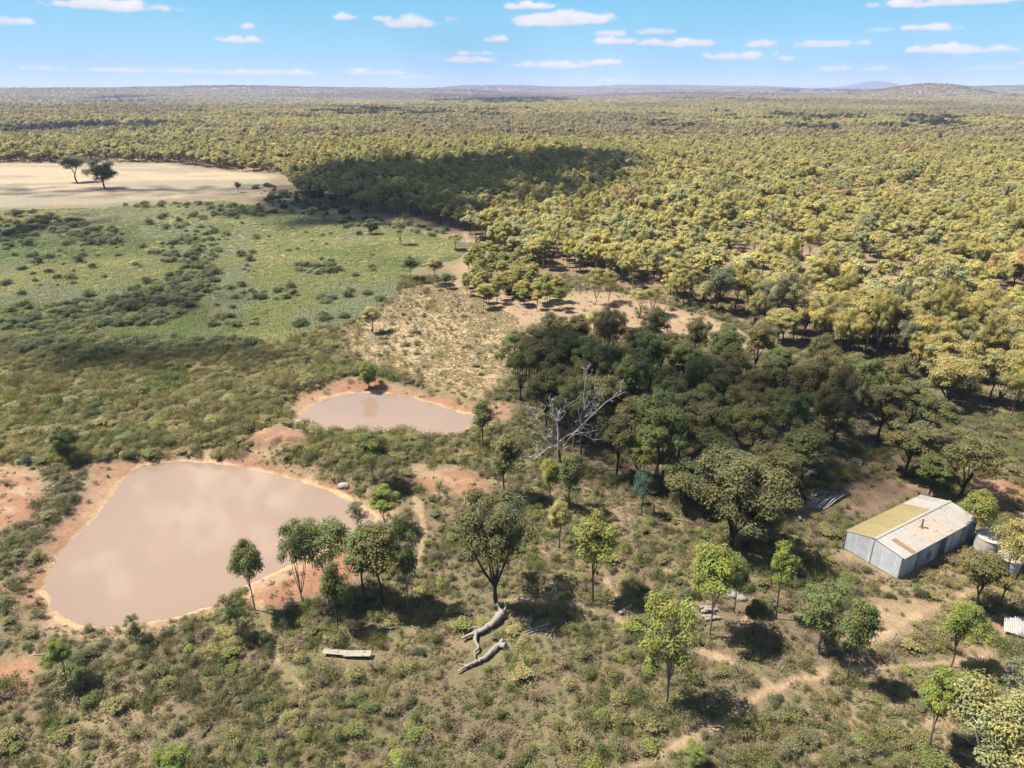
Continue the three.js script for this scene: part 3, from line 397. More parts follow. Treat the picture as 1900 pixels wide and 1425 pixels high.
{ // woodland
  const g = rngOf(7), fx = Math.tan(46 * Math.PI / 180);
  const add = (x, z, zone) => {
    const r = Math.hypot(x, z); let thin = fbm(x / 60, z / 60, 3); if (thin < 0.36 && g() < 0.55) return; if (g() < 0.06) return;
    const s = forestEdge.sd(x, z, 60); if (r < 1600 ? s > -1.5 : false) return;
    const open = new THREE.Vector2(x, z); if (sandStrip.sd(x, z, 3) < 0 && g() > 0.16 || (r < 400 && !farFrom(x, z, 4))) return;
    const m = fbm(x / 45 + 9, z / 45, 3) * 0.6 + g() * 0.4, k = m < 0.34 ? 'grey' : m < 0.52 ? 'olive' : m < 0.66 ? 'yellow' : m < 0.74 ? 'sage' : 'brown';
    spots.push({ x, z, r, k, u: g(), h: rr(7, 11.5, g) + (g() < 0.15 ? 3 : 0) + (thin - 0.5) * 5, w: rr(4.2, 7.4, g) * (g() < 0.12 ? 1.3 : 1), zone });
  };
  for (let z = -100; z > -720; z -= 4.7) for (let x = z * fx; x < -z * fx; x += 4.7) { const X = x + rr(-2.2, 2.2, g), Z = z + rr(-2.2, 2.2, g); add(X, Z, 0); }
  for (let z = -720; z > -2500; z -= 8.5) for (let x = z * fx; x < -z * fx; x += 8.5) add(x + rr(-4, 4, g), z + rr(-4, 4, g), 1);
  for (let z = -2500; z > -6500; z -= 21) for (let x = z * fx; x < -z * fx; x += 21) add(x + rr(-10, 10, g), z + rr(-10, 10, g), 2);
  for (let z = -6500; z > -16000; z -= 52) for (let x = z * 0.9; x < -z * 0.9; x += 52) add(x + rr(-25, 25, g), z + rr(-25, 25, g), 3);
  const inFrame = s => { const d = -s.z * CP + CAM_H * SP; return Math.abs(s.x) / d * FPX < 960; };
  spots.sort((p, q) => p.r - q.r);
  let single = Math.max(0, 300 - treesMade.length); console.log('trees so far', treesMade.length, 'woodland', spots.length);
  const mass = [];
  for (const s of spots) { if (s.zone === 0 && single > 0 && inFrame(s)) { single--; putTree(V3(s.x, height(s.x, s.z), s.z), s.h, s.w, s.u < 0.62 ? 'box' : s.u < 0.8 ? 'spreading' : 'young', s.k, s.u < 0.4 ? 'black' : s.u < 0.75 ? 'brown' : 'grey', `${s.h > 9.5 ? 'tall' : 'low'} ${s.w > 5.8 ? 'broad' : 'narrow'} ${crownWord[s.k]} sunlit eucalyptus ${beside(s.x, s.z, woodMarks)}`, 'nearest trees of the sunlit woodland'); } else mass.push(s); }
  const tint = { olive: [.245, .216, .068], grey: [.215, .202, .084], yellow: [.270, .238, .068], sage: [.200, .196, .090], brown: [.240, .170, .066] };
  const wood = new THREE.Group(); wood.name = 'woodland'; tag(wood, 'unbroken eucalyptus woodland running back to the hills', null, null, 'stuff'); scene.add(wood);
  const mat = leafMat([1, 1, 1]), M = new THREE.Matrix4(), Q = new THREE.Quaternion(), up = V3(0, 1, 0), col = new THREE.Color();
  for (const [set, pick] of [[MIDF, s => s.zone === 0], [FARF, s => s.zone > 0]]) {
    const own = mass.filter(pick), bins = set.map(() => []); own.forEach((s, k) => bins[k % set.length].push(s));
    set.forEach((t, k) => {
      const im = new THREE.InstancedMesh(t.geo, mat, bins[k].length); im.name = numbered('woodland_trees'); im.userData.kind = 'stuff';
      bins[k].forEach((s, n) => { const f = s.zone === 3 ? 7 : s.zone === 2 ? 2.5 : s.zone === 1 ? 1.25 : 1, hh = s.zone >= 2 ? 1.15 : 1; Q.setFromAxisAngle(up, s.u * 40); im.setMatrixAt(n, M.compose(V3(s.x, height(s.x, s.z) - 0.1, s.z), Q, V3(s.w / t.w * f, s.h / t.h * hh, s.w / t.w * f))); const c = tint[s.k], v = 0.95 + 0.28 * ((s.u * 7.3) % 1), pp = s.zone ? sm(0.42, 0.58, fbm(s.x / 420 + 60, s.z / 420, 3)) * 1 : 0; const q = mix3(c, [.130, .104, .064], pp * 0.6); im.setColorAt(n, col.setRGB(q[0] * v, q[1] * v, q[2] * v)); });
      wood.add(im);
    });
  }
}
// ---------------------------------------------------------------- clouds overhead, outside the frame, whose shade lies on the land
const cloudMat = new THREE.MeshPhysicalMaterial({ roughness: 1, transmission: 0.75, thickness: 0, side: THREE.DoubleSide }); cloudMat.color.setRGB(.95, .95, .96);
function cloudOver(px, py, rx, ry, canopy, cover, seed) { // many small puffs, thinning out to the rim, so that the shade has a soft edge
  const c = G(px, py, canopy), n = G(px, py + ry, canopy), f = G(px, py - ry, canopy), a = rx / pxPerMetre(c), b = (n.z - f.z) / 2, g = rngOf(seed * 91), small = clamp(Math.min(a, b) * 0.14, 3.2, 40), puff = new THREE.IcosahedronGeometry(1, 2), pos = [], P = puff.attributes.position;
  const count = Math.min(500, Math.ceil(-Math.log(1 - cover) * a * b / (small * small * 0.7)));
  for (let k = 0; k < count; k++) {
    const t = g() * 6.283, d = Math.pow(g(), 0.62) * 1.15, wob = 0.75 + 0.5 * fbm(Math.cos(t) * 1.5 + seed * 3, Math.sin(t) * 1.5 + seed, 2), r = small * rr(0.55, 1.2, g) * (1.1 - 0.45 * d), X = Math.cos(t) * d * wob * a, Z = Math.sin(t) * d * wob * b, Y = g() * small * 0.8;
    for (let i = 0; i < P.count; i++) { const x = P.getX(i), y = P.getY(i), z = P.getZ(i), q = r * (0.8 + 0.4 * noise(x * 2 + k, z * 2 + y)); pos.push(X + x * q * 1.15, Y + (y > 0 ? y : y * 0.5) * q * 0.7, Z + z * q * 1.15); }
  }
  const s = new THREE.BufferGeometry(); s.setAttribute('position', new THREE.Float32BufferAttribute(pos, 3)); s.computeVertexNormals();
  const o = new THREE.Mesh(s, cloudMat); o.name = numbered('cloud'); o.position.set(c.x, canopy, (n.z + f.z) / 2).addScaledVector(SUN, 1000 / SUN.y); tag(o, 'small white cumulus cloud high above the plain', null, null, 'structure'); scene.add(o);
}
[[640, 338, 130, 46, 6, .95], [850, 332, 250, 42, 8, .96], [1060, 300, 130, 22, 8, .9], [540, 372, 90, 22, 3, .8], [720, 378, 130, 18, 4, .9], [1230, 745, 290, 125, 7, .55], [1060, 680, 130, 70, 6, .5], [1560, 800, 190, 62, 6, .5], [150, 662, 300, 17, 1, .7], [430, 656, 130, 10, 1, .6], [250, 354, 330, 11, 0, .45], [300, 570, 120, 30, 0, .35], [40, 430, 150, 34, 0, .35], [110, 228, 140, 7, 10, .9], [320, 222, 60, 3, 10, .6], [920, 183, 130, 4, 10, .9], [1310, 184, 85, 3, 10, .9], [125, 182, 50, 3, 10, .9], [265, 184, 34, 2.5, 10, .9], [1755, 178, 120, 4.5, 10, .95], [1500, 215, 400, 14, 10, .35], [700, 205, 300, 8, 10, .35]].forEach(([x, y, a, b, c, d], k) => cloudOver(x, y, a, b, c, d, k + 1));

// ---------------------------------------------------------------- scrub, tufts, paddock bushes
function growShrub(seed, o) {
  const g = rngOf(seed), b = new Buf(), twig = [0.8, 0.66, 0.75];
  for (let k = 0; k < o.clumps; k++) { const f = g() * 6.283, d = Math.sqrt(g()) * 0.62, x = Math.cos(f) * d * o.w / 2, z = Math.sin(f) * d * o.w / 2, y = o.h * mix(0.42, 0.7, g()) * (1 - d * 0.35); if (o.twigs) b.tube([V3(x * 0.1, -0.1, z * 0.1), V3(x * 0.7, y * 0.6, z * 0.7), V3(x, y, z)], 0.025, 0.01, 3, twig); const s = o.w * rr(0.17, 0.27, g); b.clump(x, y, z, s, Math.min(s * 0.85, o.h * 0.38), o.leaves, o.size, g, [1, 1, 1], 0.4, 0.5, -0.1); }
  for (let k = 0; k < (o.bare ?? 0); k++) { const f = g() * 6.283, q = rr(0.2, 0.5, g) * o.w; b.tube([V3(0, -0.1, 0), V3(Math.cos(f) * q * 0.5, o.h * 0.6, Math.sin(f) * q * 0.5), V3(Math.cos(f) * q, o.h * rr(0.7, 1.1, g), Math.sin(f) * q)], 0.018, 0.006, 3, twig); }
  for (let k = 0; k < (o.loose ?? 0); k++) { const f = g() * 6.283, d = Math.pow(g(), 0.6) * 0.62 * (0.7 + 0.6 * noise(f * 1.3 + seed, seed)), y = o.h * g() * (1.05 - d), v = 0.7 + 0.6 * g(), n = g() * 6.283; b.leaf(Math.cos(f) * d * o.w, y + 0.04, Math.sin(f) * d * o.w, Math.cos(n) * 0.6, 0.8, Math.sin(n) * 0.6, o.size * rr(0.9, 1.6, g), o.size * 0.5, g, [v, v, v], -0.3); }
  return { geo: b.geo(), h: o.h, w: o.w };
}
const SHRUBS = [[1.7, 1.1, 8, 110], [2.2, 0.8, 10, 90], [1.1, 1.3, 6, 100], [1.9, 1.0, 7, 80]].map(([w, h, clumps, leaves], k) => growShrub(40 + k, { w, h, clumps, leaves, size: 0.105, twigs: true, bare: k === 3 ? 5 : 0, loose: 120 })).concat([1, 2].map(s => growShrub(50 + s, { w: 1.6, h: 1.2, clumps: 7, leaves: 50, size: 0.1, twigs: true, bare: 9, loose: 60 })), [1, 2].map(s => growShrub(55 + s, { w: 2.6, h: 0.55, clumps: 9, leaves: 40, size: 0.11, twigs: false, bare: 4, loose: 260 })));
const BUSHES = [1, 2, 3].map(s => growShrub(60 + s, { w: 3.2, h: 2.0, clumps: 12, leaves: 90, size: 0.24, twigs: true, loose: 240 }));
const TUFT = [1, 2, 3].map(s => { const g = rngOf(70 + s), b = new Buf(); for (let k = 0; k < 20; k++) { const f = g() * 6.283, d = g() * 0.28, x = Math.cos(f) * d, z = Math.sin(f) * d, n = g() * 6.283, v = 0.75 + 0.5 * g(); b.leaf(x, 0.11, z, Math.cos(n) * 0.8, 0.6, Math.sin(n) * 0.8, rr(0.22, 0.42, g), 0.05, g, [v, v, v], -0.6); } return b.geo(); });
const TONE = { olive: [.118, .112, .042], green: [.088, .106, .030], bright: [.128, .146, .032], grey: [.116, .112, .058], brown: [.124, .098, .064], dark: [.045, .058, .018], golden: [.178, .160, .062] };
const toneMat = {}; for (const k in TONE) toneMat[k] = leafMat(TONE[k]);
const marks = [[300, 1200, 'below the near shore of the large dam'], [60, 1060, 'left of the large dam'], [250, 1330, 'around the small bright sapling'], [640, 1230, 'around the white iron sheets'], [900, 1200, 'among the fallen logs'], [920, 1090, 'under the large dark spreading tree'], [600, 1150, 'under the trees on the dam bank'], [1100, 1050, 'under the bright yellow-green domed tree'], [1230, 1300, 'around the tall sparse tree'], [1340, 1160, 'around the log heaps'], [1350, 1030, 'under the broad grey-green tree'], [1500, 1120, 'in front of the shed'], [1640, 1090, 'against the shed wall'], [1570, 1270, 'around the leaning charred trunk'], [1720, 1380, 'under the mop-topped tree'], [1400, 1380, 'along the sandy track'], [1000, 1350, 'in the open scrub beyond the logs'], [700, 1350, 'in the open scrub below the iron sheets'], [850, 830, 'on the near bank of the small dam'], [640, 850, 'on the bank between the two dams'], [800, 900, 'beside the bare clay patch'], [300, 770, 'in the thicket beyond the large dam'], [1800, 1100, 'beside the water tanks'], [1850, 1250, 'near the white sheets'], [1480, 940, 'beside the pole heap'], [1060, 900, 'below the dead tree']].map(([x, y, t]) => [G(x, y), t]);
const nearMark = (x, z, list = marks) => { let b = 1e18, t = ''; for (const [p, s] of list) { const d = (p.x - x) ** 2 + (p.z - z) ** 2; if (d < b) { b = d; t = s; } } return t; };
const toneWord = { olive: 'olive', green: 'green', bright: 'bright green', grey: 'grey-green', brown: 'brown twiggy', dark: 'dark green', golden: 'golden-green' };
function scatter(name, label, group, geos, items, singles, singleName, singleLabel, category) { // the largest as single things, the rest as one mass
  items.sort((a, b) => b.px - a.px); let n = 0; const rest = [], M = new THREE.Matrix4(), Q = new THREE.Quaternion(), up = V3(0, 1, 0), col = new THREE.Color();
  for (const s of items) {
    if (n < singles && s.seen) { n++; const t = geos[s.v]; const o = new THREE.Mesh(t.geo, toneMat[s.tone]); o.name = numbered(singleName); o.position.set(s.x, s.y, s.z); o.rotation.y = s.a; o.scale.set(s.w / t.w, s.h / t.h, s.w / t.w); tag(o, singleLabel(s), category, group); scene.add(o); } else rest.push(s);
  }
  const G0 = new THREE.Group(); G0.name = name; tag(G0, label, null, null, 'stuff'); scene.add(G0); const white = leafMat([1, 1, 1]);
  geos.forEach((t, k) => { const own = rest.filter(s => s.v === k); if (!own.length) return; const im = new THREE.InstancedMesh(t.geo, white, own.length); im.name = numbered(name + '_mass'); im.userData.kind = 'stuff'; own.forEach((s, i) => { Q.setFromAxisAngle(up, s.a); im.setMatrixAt(i, M.compose(V3(s.x, s.y, s.z), Q, V3(s.w / t.w, s.h / t.h, s.w / t.w))); const c = TONE[s.tone], v = s.l; im.setColorAt(i, col.setRGB(c[0] * v, c[1] * v, c[2] * v)); }); G0.add(im); });
  console.log(name, items.length, 'single', n);
}
const lying = [new Track([[932, 1146], [900, 1176], [858, 1194]], 1.0), new Track([[882, 1180], [884, 1228]], 0.8), new Track([[938, 1208], [890, 1234], [850, 1254]], 0.9), new Track([[595, 1224], [690, 1228]], 1.1), new Track([[1018, 1168], [970, 1182]], 0.8), new Track([[1150, 1144], [1172, 1130]], 0.8), new Track([[1298, 1138], [1335, 1150]], 1.1), new Track([[1500, 946], [1550, 925]], 1.6), new Track([[1866, 1178], [1900, 1182]], 1.2), new Track([[1031, 1094], [1032, 1096]], 0.9), new Track([[680, 1178], [730, 1170]], 0.6), new Track([[1572, 860], [1600, 866]], 1.2)];
function clear(x, z) { // how much may grow here, 0 to 1
  if (bigDam.sd(x, z, 4) < 0.7 || smallDam.sd(x, z, 4) < 0.5) return 0;
  let k = 1; for (const t of lying) if (t.d(x, z) < t.w) return 0; for (const t of tracks) { const d = t.d(x, z); if (d < t.w * 0.8) return 0; if (d < t.w * 2) k *= 0.55; }
  for (const c of clay) { const s = c.sd(x, z, 3); if (s < 0.6) k *= 0.10; }
  if (barePaths.sd(x, z, 3) < 0.3) k *= 0.12; if (shedFoot.sd(x, z, 3) < 0.35) return 0; if (sandStrip.sd(x, z, 3) < 1) k *= 0.06;
  for (const p of [bigDam, smallDam]) { const s = p.sd(x, z, 6); if (s < 3) k *= 0.45; }
  if (gully.sd(x, z, 3) < 1) k *= 0.1;
  return k;
}
const inView = (x, y, z) => { const d = -z * CP + (CAM_H - y) * SP, X = x / d * FPX, Y = ((CAM_H - y) * CP - -z * SP) / d * FPX; return Math.abs(X) < 945 && Y < 705; };
{
  const g = rngOf(31), items = [], step = 0.92;
  for (let z = -36; z > -200; z -= step) for (let x = z * 1.12; x < -z * 1.12; x += step) {
    const X = x + rr(-0.5, 0.5, g), Z = z + rr(-0.5, 0.5, g), q = g(), u = g(), u2 = g(), u3 = g();
    if (greenField.sd(X, Z, 4) < -1 || forestEdge.sd(X, Z, 4) < -2 && q < 0.85) continue;
    let d = clear(X, Z); if (d === 0) continue;
    const patch = fbm(X / 11 + 20, Z / 11, 4), left = sm(-5, -25, X) * sm(-84, -96, Z), right = sm(18, 40, X) * sm(-120, -40, Z);
    let dens = mix(0.46 + 0.6 * sm(0.36, 0.52, patch), 0.97, left); dens = mix(dens, dens * 0.7, right); const inDry = dryField.sd(X, Z, 3) < 1; if (inDry) dens *= 0.14; if (grove.sd(X, Z, 3) < 0) dens *= 0.5;
    if (q > dens * d) continue;
    const big = (left * 0.4 + 0.45 + 1.15 * Math.pow(u, 2.2)) * (inDry ? 0.8 : 1), w = 1.55 * big * (0.8 + 0.4 * u2), h = 1.0 * big * (0.75 + 0.5 * u3), tn = clamp(0.5 + (fbm(X / 9 + 70, Z / 9, 3) - 0.5) * 1.3) * 0.72 + u2 * 0.28;
    let tone = tn < 0.36 ? 'grey' : tn < 0.52 ? 'olive' : tn < 0.60 ? 'green' : tn < 0.63 ? 'bright' : tn < 0.70 ? 'brown' : 'golden';
    if (dryField.sd(X, Z, 3) < 2) tone = u2 < 0.6 ? 'brown' : 'golden'; else if (left > 0.5) tone = tn < 0.36 ? 'olive' : tn < 0.68 ? 'golden' : tn < 0.73 ? 'bright' : 'green'; if (u3 < 0.04) tone = 'dark';
    const y = height(X, Z); items.push({ x: X, y: y - 0.05, z: Z, w, h, tone, v: tone === 'brown' ? 4 + (u3 < 0.5 ? 0 : 1) : u3 > 0.62 ? 6 + (u2 < 0.5 ? 0 : 1) : Math.floor(u3 * 6.4), a: u * 50, l: 0.75 + 0.5 * u3, px: w * pxPerMetre(V3(X, y, Z)), seen: inView(X, y, Z) });
  }
  scatter('undergrowth', 'low scrub of small olive shrubs covering the ground round the dams', 'scrub bushes in the foreground', SHRUBS, items, 300, 'scrub_bush', s => `${s.w > 2 ? 'wide' : s.h > 1.15 ? 'tall' : 'low'} ${toneWord[s.tone]} scrub bush ${nearMark(s.x, s.z)}`, 'bush');
  const M = new THREE.Matrix4(), Q = new THREE.Quaternion(), up = V3(0, 1, 0), col = new THREE.Color(), put = [[], [], []];
  for (let z = -36; z > -190; z -= 0.5) for (let x = z * 1.1; x < -z * 1.1; x += 0.5) {
    const X = x + rr(-0.3, 0.3, g), Z = z + rr(-0.3, 0.3, g), q = g(), u = g(), u2 = g(); const d = dryField.sd(X, Z, 3) < 0 ? 1.2 : clear(X, Z); if (q > d * (0.35 + 0.5 * sm(0.4, 0.55, fbm(X / 4, Z / 4, 2)))) continue;
    if (greenField.sd(X, Z, 4) < 0) continue;
    put[Math.floor(u * 2.99)].push([X, Z, u, u2]);
  }
  const grass = new THREE.Group(); grass.name = 'dry_grass'; tag(grass, 'thin dry grass tufts between the shrubs', null, null, 'stuff'); scene.add(grass); const white = leafMat([1, 1, 1]); let total = 0;
  put.forEach((own, k) => { total += own.length; const im = new THREE.InstancedMesh(TUFT[k], white, own.length); im.name = numbered('grass_tufts'); im.userData.kind = 'stuff'; own.forEach(([x, z, u, w], i) => { const s = 0.7 + 0.9 * w; Q.setFromAxisAngle(up, u * 60); im.setMatrixAt(i, M.compose(V3(x, height(x, z) - 0.02, z), Q, V3(s, s * (0.6 + 0.5 * u), s))); const t = fbm(x / 6, z / 6, 2), c = mix3([.160, .130, .074], [.096, .096, .038], sm(0.4, 0.6, t * 0.7 + w * 0.3) * (dryField.sd(x, z, 3) < 0 ? 0.15 : 1)).map(q => q * (dryField.sd(x, z, 3) < 0 ? 1.3 : 1)); im.setColorAt(i, col.setRGB(...c)); }); grass.add(im); });
  const stick = new Buf(); stick.tube([V3(-0.6, 0.05, 0), V3(-0.1, 0.12, 0.08), V3(0.6, 0.06, 0)], 0.035, 0.02, 4, [1, 1, 1]); stick.tube([V3(0, 0.1, 0.06), V3(0.35, 0.2, 0.35)], 0.02, 0.01, 3, [1, 1, 1]);
  const sticks = new THREE.InstancedMesh(stick.geo(true), plainMat([.15, .13, .115]), 320); sticks.name = 'fallen_twigs'; tag(sticks, 'small grey sticks strewn over the ground', null, null, 'stuff');
  for (let k = 0; k < 320; ) { const z = -rr(42, 125, g), x = rr(z * 1.0, -z * 1.0, g); if (clear(x, z) < 0.3 || greenField.sd(x, z, 3) < 0) continue; const f = rr(0.4, 1.5, g); Q.setFromAxisAngle(up, g() * 6.28); sticks.setMatrixAt(k++, M.compose(V3(x, height(x, z), z), Q, V3(f, Math.min(f, 1.3), f))); } scene.add(sticks);
  console.log('tufts', total);
}
{ // bushes in the paddock: clumps by the pixel of their middle, extents, how many
  const g = rngOf(32), items = [];
  const patches = [[330, 412, 60, 14, 22], [380, 440, 50, 20, 26], [350, 470, 60, 26, 50], [360, 520, 45, 34, 70], [300, 555, 70, 36, 110], [230, 580, 110, 30, 130], [120, 600, 120, 22, 70], [40, 410, 60, 16, 40], [110, 418, 60, 16, 34], [170, 440, 60, 18, 46], [30, 440, 40, 22, 36], [60, 470, 90, 40, 18], [200, 470, 100, 40, 22], [100, 530, 120, 60, 22], [60, 580, 60, 20, 16], [430, 600, 60, 10, 14], [420, 560, 70, 40, 16], [505, 545, 60, 14, 14], [590, 500, 45, 10, 26], [520, 485, 80, 30, 14], [460, 390, 90, 8, 26], [340, 382, 120, 5, 26], [440, 398, 50, 10, 22], [560, 425, 140, 25, 20], [640, 470, 90, 60, 14], [600, 600, 60, 14, 12], [560, 372, 70, 16, 46], [620, 390, 70, 14, 36], [700, 412, 70, 12, 26], [490, 350, 28, 10, 14], [250, 645, 260, 14, 150], [100, 655, 140, 20, 90], [650, 560, 60, 40, 10], [780, 430, 50, 12, 14]];
  for (const [cx, cy, a, b, n0] of patches) for (let k = 0, n = n0 > 40 ? n0 * 1.9 : n0 * 1.2; k < n; k++) {
    const f = g() * 6.283, d = Math.sqrt(g()), p = G(cx + Math.cos(f) * d * a, cy + Math.sin(f) * d * b), y = height(p.x, p.z), big = cy < 420 ? 1.25 : 1, w = (0.9 + 3.2 * Math.pow(g(), 1.3)) * big, u = g();
    items.push({ x: p.x, y: y - 0.05, z: p.z, w, h: w * rr(0.42, 0.7, g), tone: u < 0.55 ? 'dark' : u < 0.85 ? 'green' : 'olive', v: Math.floor(g() * 2.99), a: g() * 6.3, l: 0.75 + 0.45 * g(), px: w * pxPerMetre(p), seen: inView(p.x, y, p.z) });
  }
  const fm = [[330, 430, 'at the head of the paddock thicket'], [360, 520, 'in the diagonal thicket of the paddock'], [230, 580, 'in the broad end of the paddock thicket'], [60, 430, 'in the thicket by the pale stubble field'], [100, 530, 'scattered on the open left paddock'], [505, 545, 'in the short row on the open paddock'], [590, 500, 'in the dense dark clump alone on the open paddock'], [450, 390, 'along the far side of the paddock'], [600, 385, 'at the foot of the shaded woodland'], [700, 430, 'near the squat dark round tree'], [60, 655, 'at the shaded end of the belt between paddock and scrub'], [180, 655, 'in the shaded belt between paddock and scrub'], [300, 650, 'in the middle of the belt between paddock and scrub'], [440, 650, 'at the thin end of the belt between paddock and scrub'], [150, 600, 'in the foot of the paddock thicket'], [300, 545, 'in the middle of the paddock thicket'], [340, 470, 'in the upper paddock thicket'], [640, 570, 'at the lower corner of the paddock']].map(([x, y, t]) => [G(x, y), t]);
  scatter('paddock_thicket', 'dark low bushes spread over the green paddock', 'bushes on the green paddock', BUSHES, items, 300, 'paddock_bush', s => `${s.w > 3.1 ? 'large' : s.w > 2.1 ? 'middling' : 'small'} ${toneWord[s.tone]} bush ${nearMark(s.x, s.z, fm)}`, 'bush');
  // the paddock's short grass
  const M = new THREE.Matrix4(), Q = new THREE.Quaternion(), up = V3(0, 1, 0), col = new THREE.Color(), own = [];
  const [a, b, c, d] = greenField.b; for (let k = 0; k < 60000; k++) { const z = -(130 + (-c - 130) * Math.pow(g(), 1.5)), x = rr(Math.max(a, z * 0.8), b, g), u = g(); if (greenField.sd(x, z, 3) > 0) continue; own.push([x, z, u]); }
  const im = new THREE.InstancedMesh(TUFT[1], leafMat([1, 1, 1]), own.length); im.name = 'paddock_grass'; tag(im, 'short green grass of the paddock', null, null, 'stuff');
  own.forEach(([x, z, u], i) => { const s = 1 + 1.4 * u; Q.setFromAxisAngle(up, u * 60); im.setMatrixAt(i, M.compose(V3(x, height(x, z) - 0.03, z), Q, V3(s * 1.6, s * 0.9, s * 1.6))); const p0 = paddock(x, z, fbm(x / 40 + 7, z / 40, 3), fbm(x / 9, z / 9, 4)), f0 = 1.2 + 0.5 * u, q = mix3(p0, C.grey, 0.8 * sm(0.48, 0.62, fbm(x / 14 + 50, z / 30, 4))).map(t => t * f0); im.setColorAt(i, col.setRGB(...q)); }); scene.add(im);
}

// ---------------------------------------------------------------- the shed
const partOf = (parent, name, geo, m) => { const o = new THREE.Mesh(geo, m); o.name = name; parent.add(o); return o; };
const boxGeo = (w, h, d, x, y, z) => { const g = new THREE.BoxGeometry(w, h, d); g.translate(x, y, z); return g; };
const onGround = (px, py) => { const p = G(px, py), q = G(px, py, height(p.x, p.z)); q.y = height(q.x, q.z); return q; };
function rustTexture(seed, amount, tint) { return tileTexture(256, (u, v) => { const a = wrapNoise(u, v, 6, seed) * 0.5 + wrapNoise(u, v, 18, seed + 1) * 0.3 + wrapNoise(u, v, 70, seed + 2) * 0.2, st = wrapNoise(u, v * 0.12 + 0.01, 60, seed + 3), r = sm(0.62 - amount, 0.78 - amount * 0.6, a) * 0.75, k = 0.9 + 0.07 * (a - 0.5) * 2 + 0.10 * (st - 0.5); return [mix(k * tint[0], 0.62, r), mix(k * tint[1], 0.47, r), mix(k * tint[2], 0.36, r)]; }, true); }
const tinMap = rustTexture(11, -0.2, [1, 1, 1]), tinMap2 = rustTexture(21, -0.02, [1, 0.97, 0.93]);
const metal = (rgb, map, rough = 0.55) => plainMat(rgb, rough, { map, metalness: 0.15 });
const roofWhite = [0, 1, 2].map(k => metal([[.255, .243, .232], [.238, .229, .221], [.262, .246, .226]][k], k === 2 ? tinMap2 : tinMap)), roofYellow = [0, 1].map(k => metal([[.185, .150, .066], [.178, .146, .068]][k], tinMap)), wallGrey = [0, 1, 2].map(k => metal([[.25, .28, .33], [.40, .43, .48], [.33, .365, .42]][k], tinMap)), rust = metal([.155, .115, .085], tinMap2, 0.8), trim = metal([.22, .215, .21], tinMap), timber = plainMat([.11, .075, .05]), doorMat = metal([.075, .078, .088], tinMap2), whitePaint = plainMat([.26, .255, .245], 0.5);
const sheetRnd = rngOf(404);
function sheet(w, a0, a1, b0, b1, waves = 5, amp = 0.018) { // corrugated sheet: across local x 0..w, from line a (z,y) to line b; a0/b0 at x=0, a1/b1 at x=w, each [y, z]
  const u0 = sheetRnd(), v0 = sheetRnd(), pos = [], uv = [], idx = [], n = waves * 2, N = V3(0, 1, 0), e = V3(0, b0[0] - a0[0], b0[1] - a0[1]), nn = V3(0, e.z, -e.y).normalize(); if (nn.y < 0) nn.negate();
  for (let k = 0; k <= n; k++) { const t = k / n, o = (k % 2 ? 1 : 0) * amp; for (const [p, q] of [[a0, a1], [b0, b1]]) { pos.push(t * w, mix(p[0], q[0], t) + nn.y * o, mix(p[1], q[1], t) + nn.z * o); } uv.push(u0 + t * w / 4, v0, u0 + t * w / 4, v0 + e.length() / 4); }
  for (let k = 0; k < n; k++) { const i = k * 2; idx.push(i, i + 2, i + 1, i + 2, i + 3, i + 1); }
  const g = new THREE.BufferGeometry(); g.setAttribute('position', new THREE.Float32BufferAttribute(pos, 3)); g.setAttribute('uv', new THREE.Float32BufferAttribute(uv, 2)); g.setIndex(idx); return g.toNonIndexed();
}
